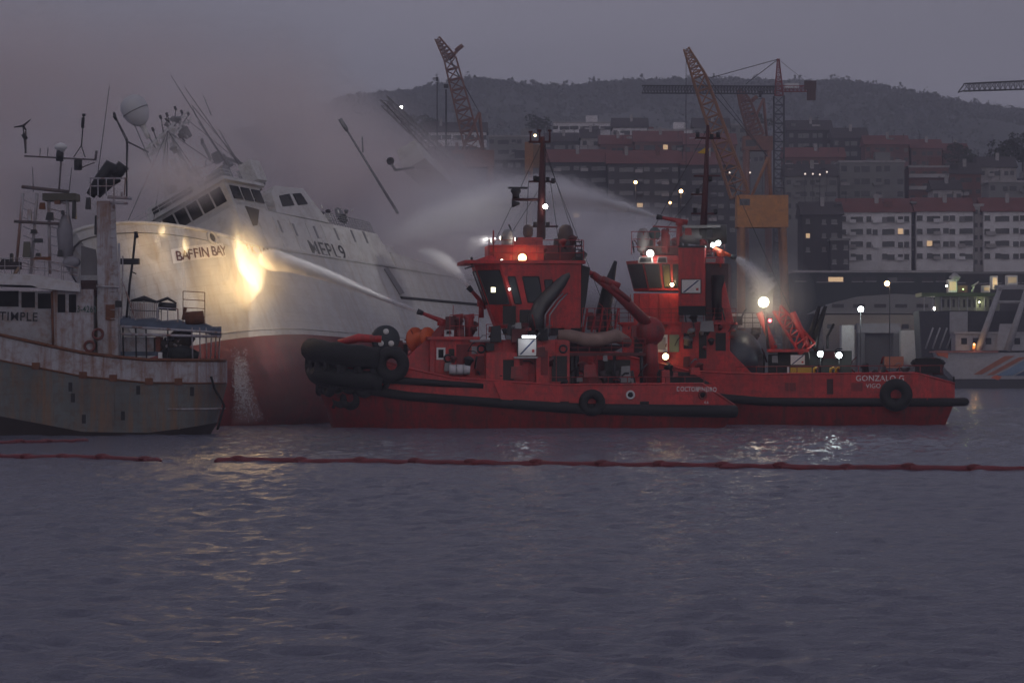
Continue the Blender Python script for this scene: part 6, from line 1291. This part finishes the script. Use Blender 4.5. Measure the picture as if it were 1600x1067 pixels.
# ================================================================ smoke, spray mist and haze
def cloud(name, label, lo, hi, blobs, color, noise_scale, n0, n1, step, aniso=.2, seed=0, gain=1.0):
    "one closed box of smoke: density is a sum of soft ellipsoids (x,y,z,rx,ry,rz,density) broken up by noise"
    m, t, v = volmat(name + '_gas', 0, color, aniso); n = t.nodes.new; l = t.links.new
    g_ = n('ShaderNodeNewGeometry'); nz = n('ShaderNodeTexNoise'); nz.inputs['Scale'].default_value = noise_scale; nz.inputs['Detail'].default_value = 2.2; nz.inputs['Roughness'].default_value = .58; nz.inputs['Distortion'].default_value = .4
    of = n('ShaderNodeVectorMath'); of.operation = 'ADD'; of.inputs[1].default_value = (seed, seed * 2, 0); l(g_.outputs['Position'], of.inputs[0]); l(of.outputs[0], nz.inputs['Vector'])
    tot = None
    for (x, y, z, rx, ry, rz, d) in blobs:
        s = n('ShaderNodeVectorMath'); s.operation = 'SUBTRACT'; s.inputs[1].default_value = (x, y, z); l(g_.outputs['Position'], s.inputs[0])
        q = n('ShaderNodeVectorMath'); q.operation = 'MULTIPLY'; q.inputs[1].default_value = (1/rx, 1/ry, 1/rz); l(s.outputs[0], q.inputs[0])
        e = n('ShaderNodeVectorMath'); e.operation = 'LENGTH'; l(q.outputs[0], e.inputs[0])
        r = n('ShaderNodeMapRange'); r.interpolation_type = 'SMOOTHSTEP'; r.inputs[1].default_value = 1; r.inputs[2].default_value = .0; r.inputs[3].default_value = 0; r.inputs[4].default_value = d * gain; l(e.outputs['Value'], r.inputs[0])
        if tot is None: tot = r.outputs[0]
        else:
            a = n('ShaderNodeMath'); a.operation = 'ADD'; l(tot, a.inputs[0]); l(r.outputs[0], a.inputs[1]); tot = a.outputs[0]
    k = n('ShaderNodeMapRange'); k.interpolation_type = 'SMOOTHSTEP'; k.inputs[1].default_value = n0; k.inputs[2].default_value = n1; k.inputs[3].default_value = .03; k.inputs[4].default_value = 1.25; l(nz.outputs['Fac'], k.inputs[0])
    p = n('ShaderNodeMath'); p.operation = 'MULTIPLY'; l(tot, p.inputs[0]); l(k.outputs[0], p.inputs[1]); l(p.outputs[0], v.inputs['Density'])
    c = [(a + b_) / 2 for a, b_ in zip(lo, hi)]
    o = MB().box([a - c_ for a, c_ in zip(lo, c)], [b_ - c_ for b_, c_ in zip(hi, c)]).build(name, m); o.location = c
    m.cycles.volume_step_rate = step; m.cycles.volume_sampling = 'MULTIPLE_IMPORTANCE'
    return tag(o, label, name.split('_')[-1], kind='stuff')
def blob(px, py, Y, rxp, rzp, ry, d):
    c = P(px, py, Y); s = Y / F; return (c.x, c.y, c.z, rxp * s, ry, rzp * s, d)
cloud('smoke', 'grey smoke drifting left over the burning trawler', (-120, 257, 2), (6, 372, 62),
  [blob(150, 300, 330, 450, 270, 36, .16), blob(430, 290, 330, 300, 210, 34, .16), blob(-120, 230, 330, 430, 350, 36, .13), blob(470, 185, 328, 240, 150, 28, .085), blob(300, 110, 328, 330, 140, 26, .05),
   blob(640, 330, 322, 230, 150, 24, .15), blob(60, 120, 328, 330, 160, 28, .05), blob(300, 235, 276, 180, 90, 11, .06), blob(255, 280, 261, 120, 62, 6, .60), blob(700, 385, 294, 190, 100, 13, .075)],
  (.992, .935, .925), .06, .42, .57, 1.3)
cloud('spray_mist', 'pale lilac spray mist hanging behind the two tugs', (-26, 266, .3), (26, 334, 26),
  [blob(700, 405, 317, 250, 150, 14, .26), blob(900, 395, 290, 220, 110, 15, .24), blob(780, 325, 288, 220, 75, 13, .17), blob(1010, 420, 292, 130, 110, 12, .18)],
  (.985, .975, .99), .11, .36, .6, 1.4, seed=11)
def puff(label, px, py, Y, rx, ry, rz, d, n=5):
    "thin mist, mostly added for glow round lamps and fire: nested soft shells of even density"
    c = P(px, py, Y); t = MB().ball((0, 0, 0), 1, rx, ry, rz, 20).build('mist_veil', volmat('veil', d / n, (.97, .97, .98))[0]); t.location = c; tag(t, label, 'mist', kind='stuff')
    for k in range(1, n): s_ = 1 - k / n; MB().ball((0, 0, 0), 1, rx * s_, ry * s_, rz * s_, 20).build('veil_core', volmat('veil', d / n, (.97, .97, .98))[0], t)['kind'] = 'stuff'
puff('jet spray round the big fire on the bow, added for its glow', 400, 440, 256.2, 8.5, 3.2, 8.0, .08)  # mist volume added so the flames get a soft glow
puff('spray blown over the red bow near the waterline', 430, 580, 255.8, 6, 2.6, 5, .045)
puff('thin mist added for a halo round the high lamp on the farther tug', 1195, 465, 262.5, 4.5, 2.4, 4.5, .15)  # this and the next two: mist added to give the lamps halos
puff('thin mist added for lamp halos over the nearer tug wheelhouse roof', 820, 395, 249.5, 5, 2.5, 3.5, .035)
puff('thin mist added for lamp halos over the farther tug wheelhouse roof', 1050, 395, 262, 5, 2.6, 3.5, .04)
hz = MB().box((-4000, -350, -6), (4000, 3300, 330)).build('haze', volmat('thin_haze', .00030, (.87, .88, 1.0))[0]); tag(hz, 'thin blue grey haze over the whole harbour', 'haze', kind='stuff')
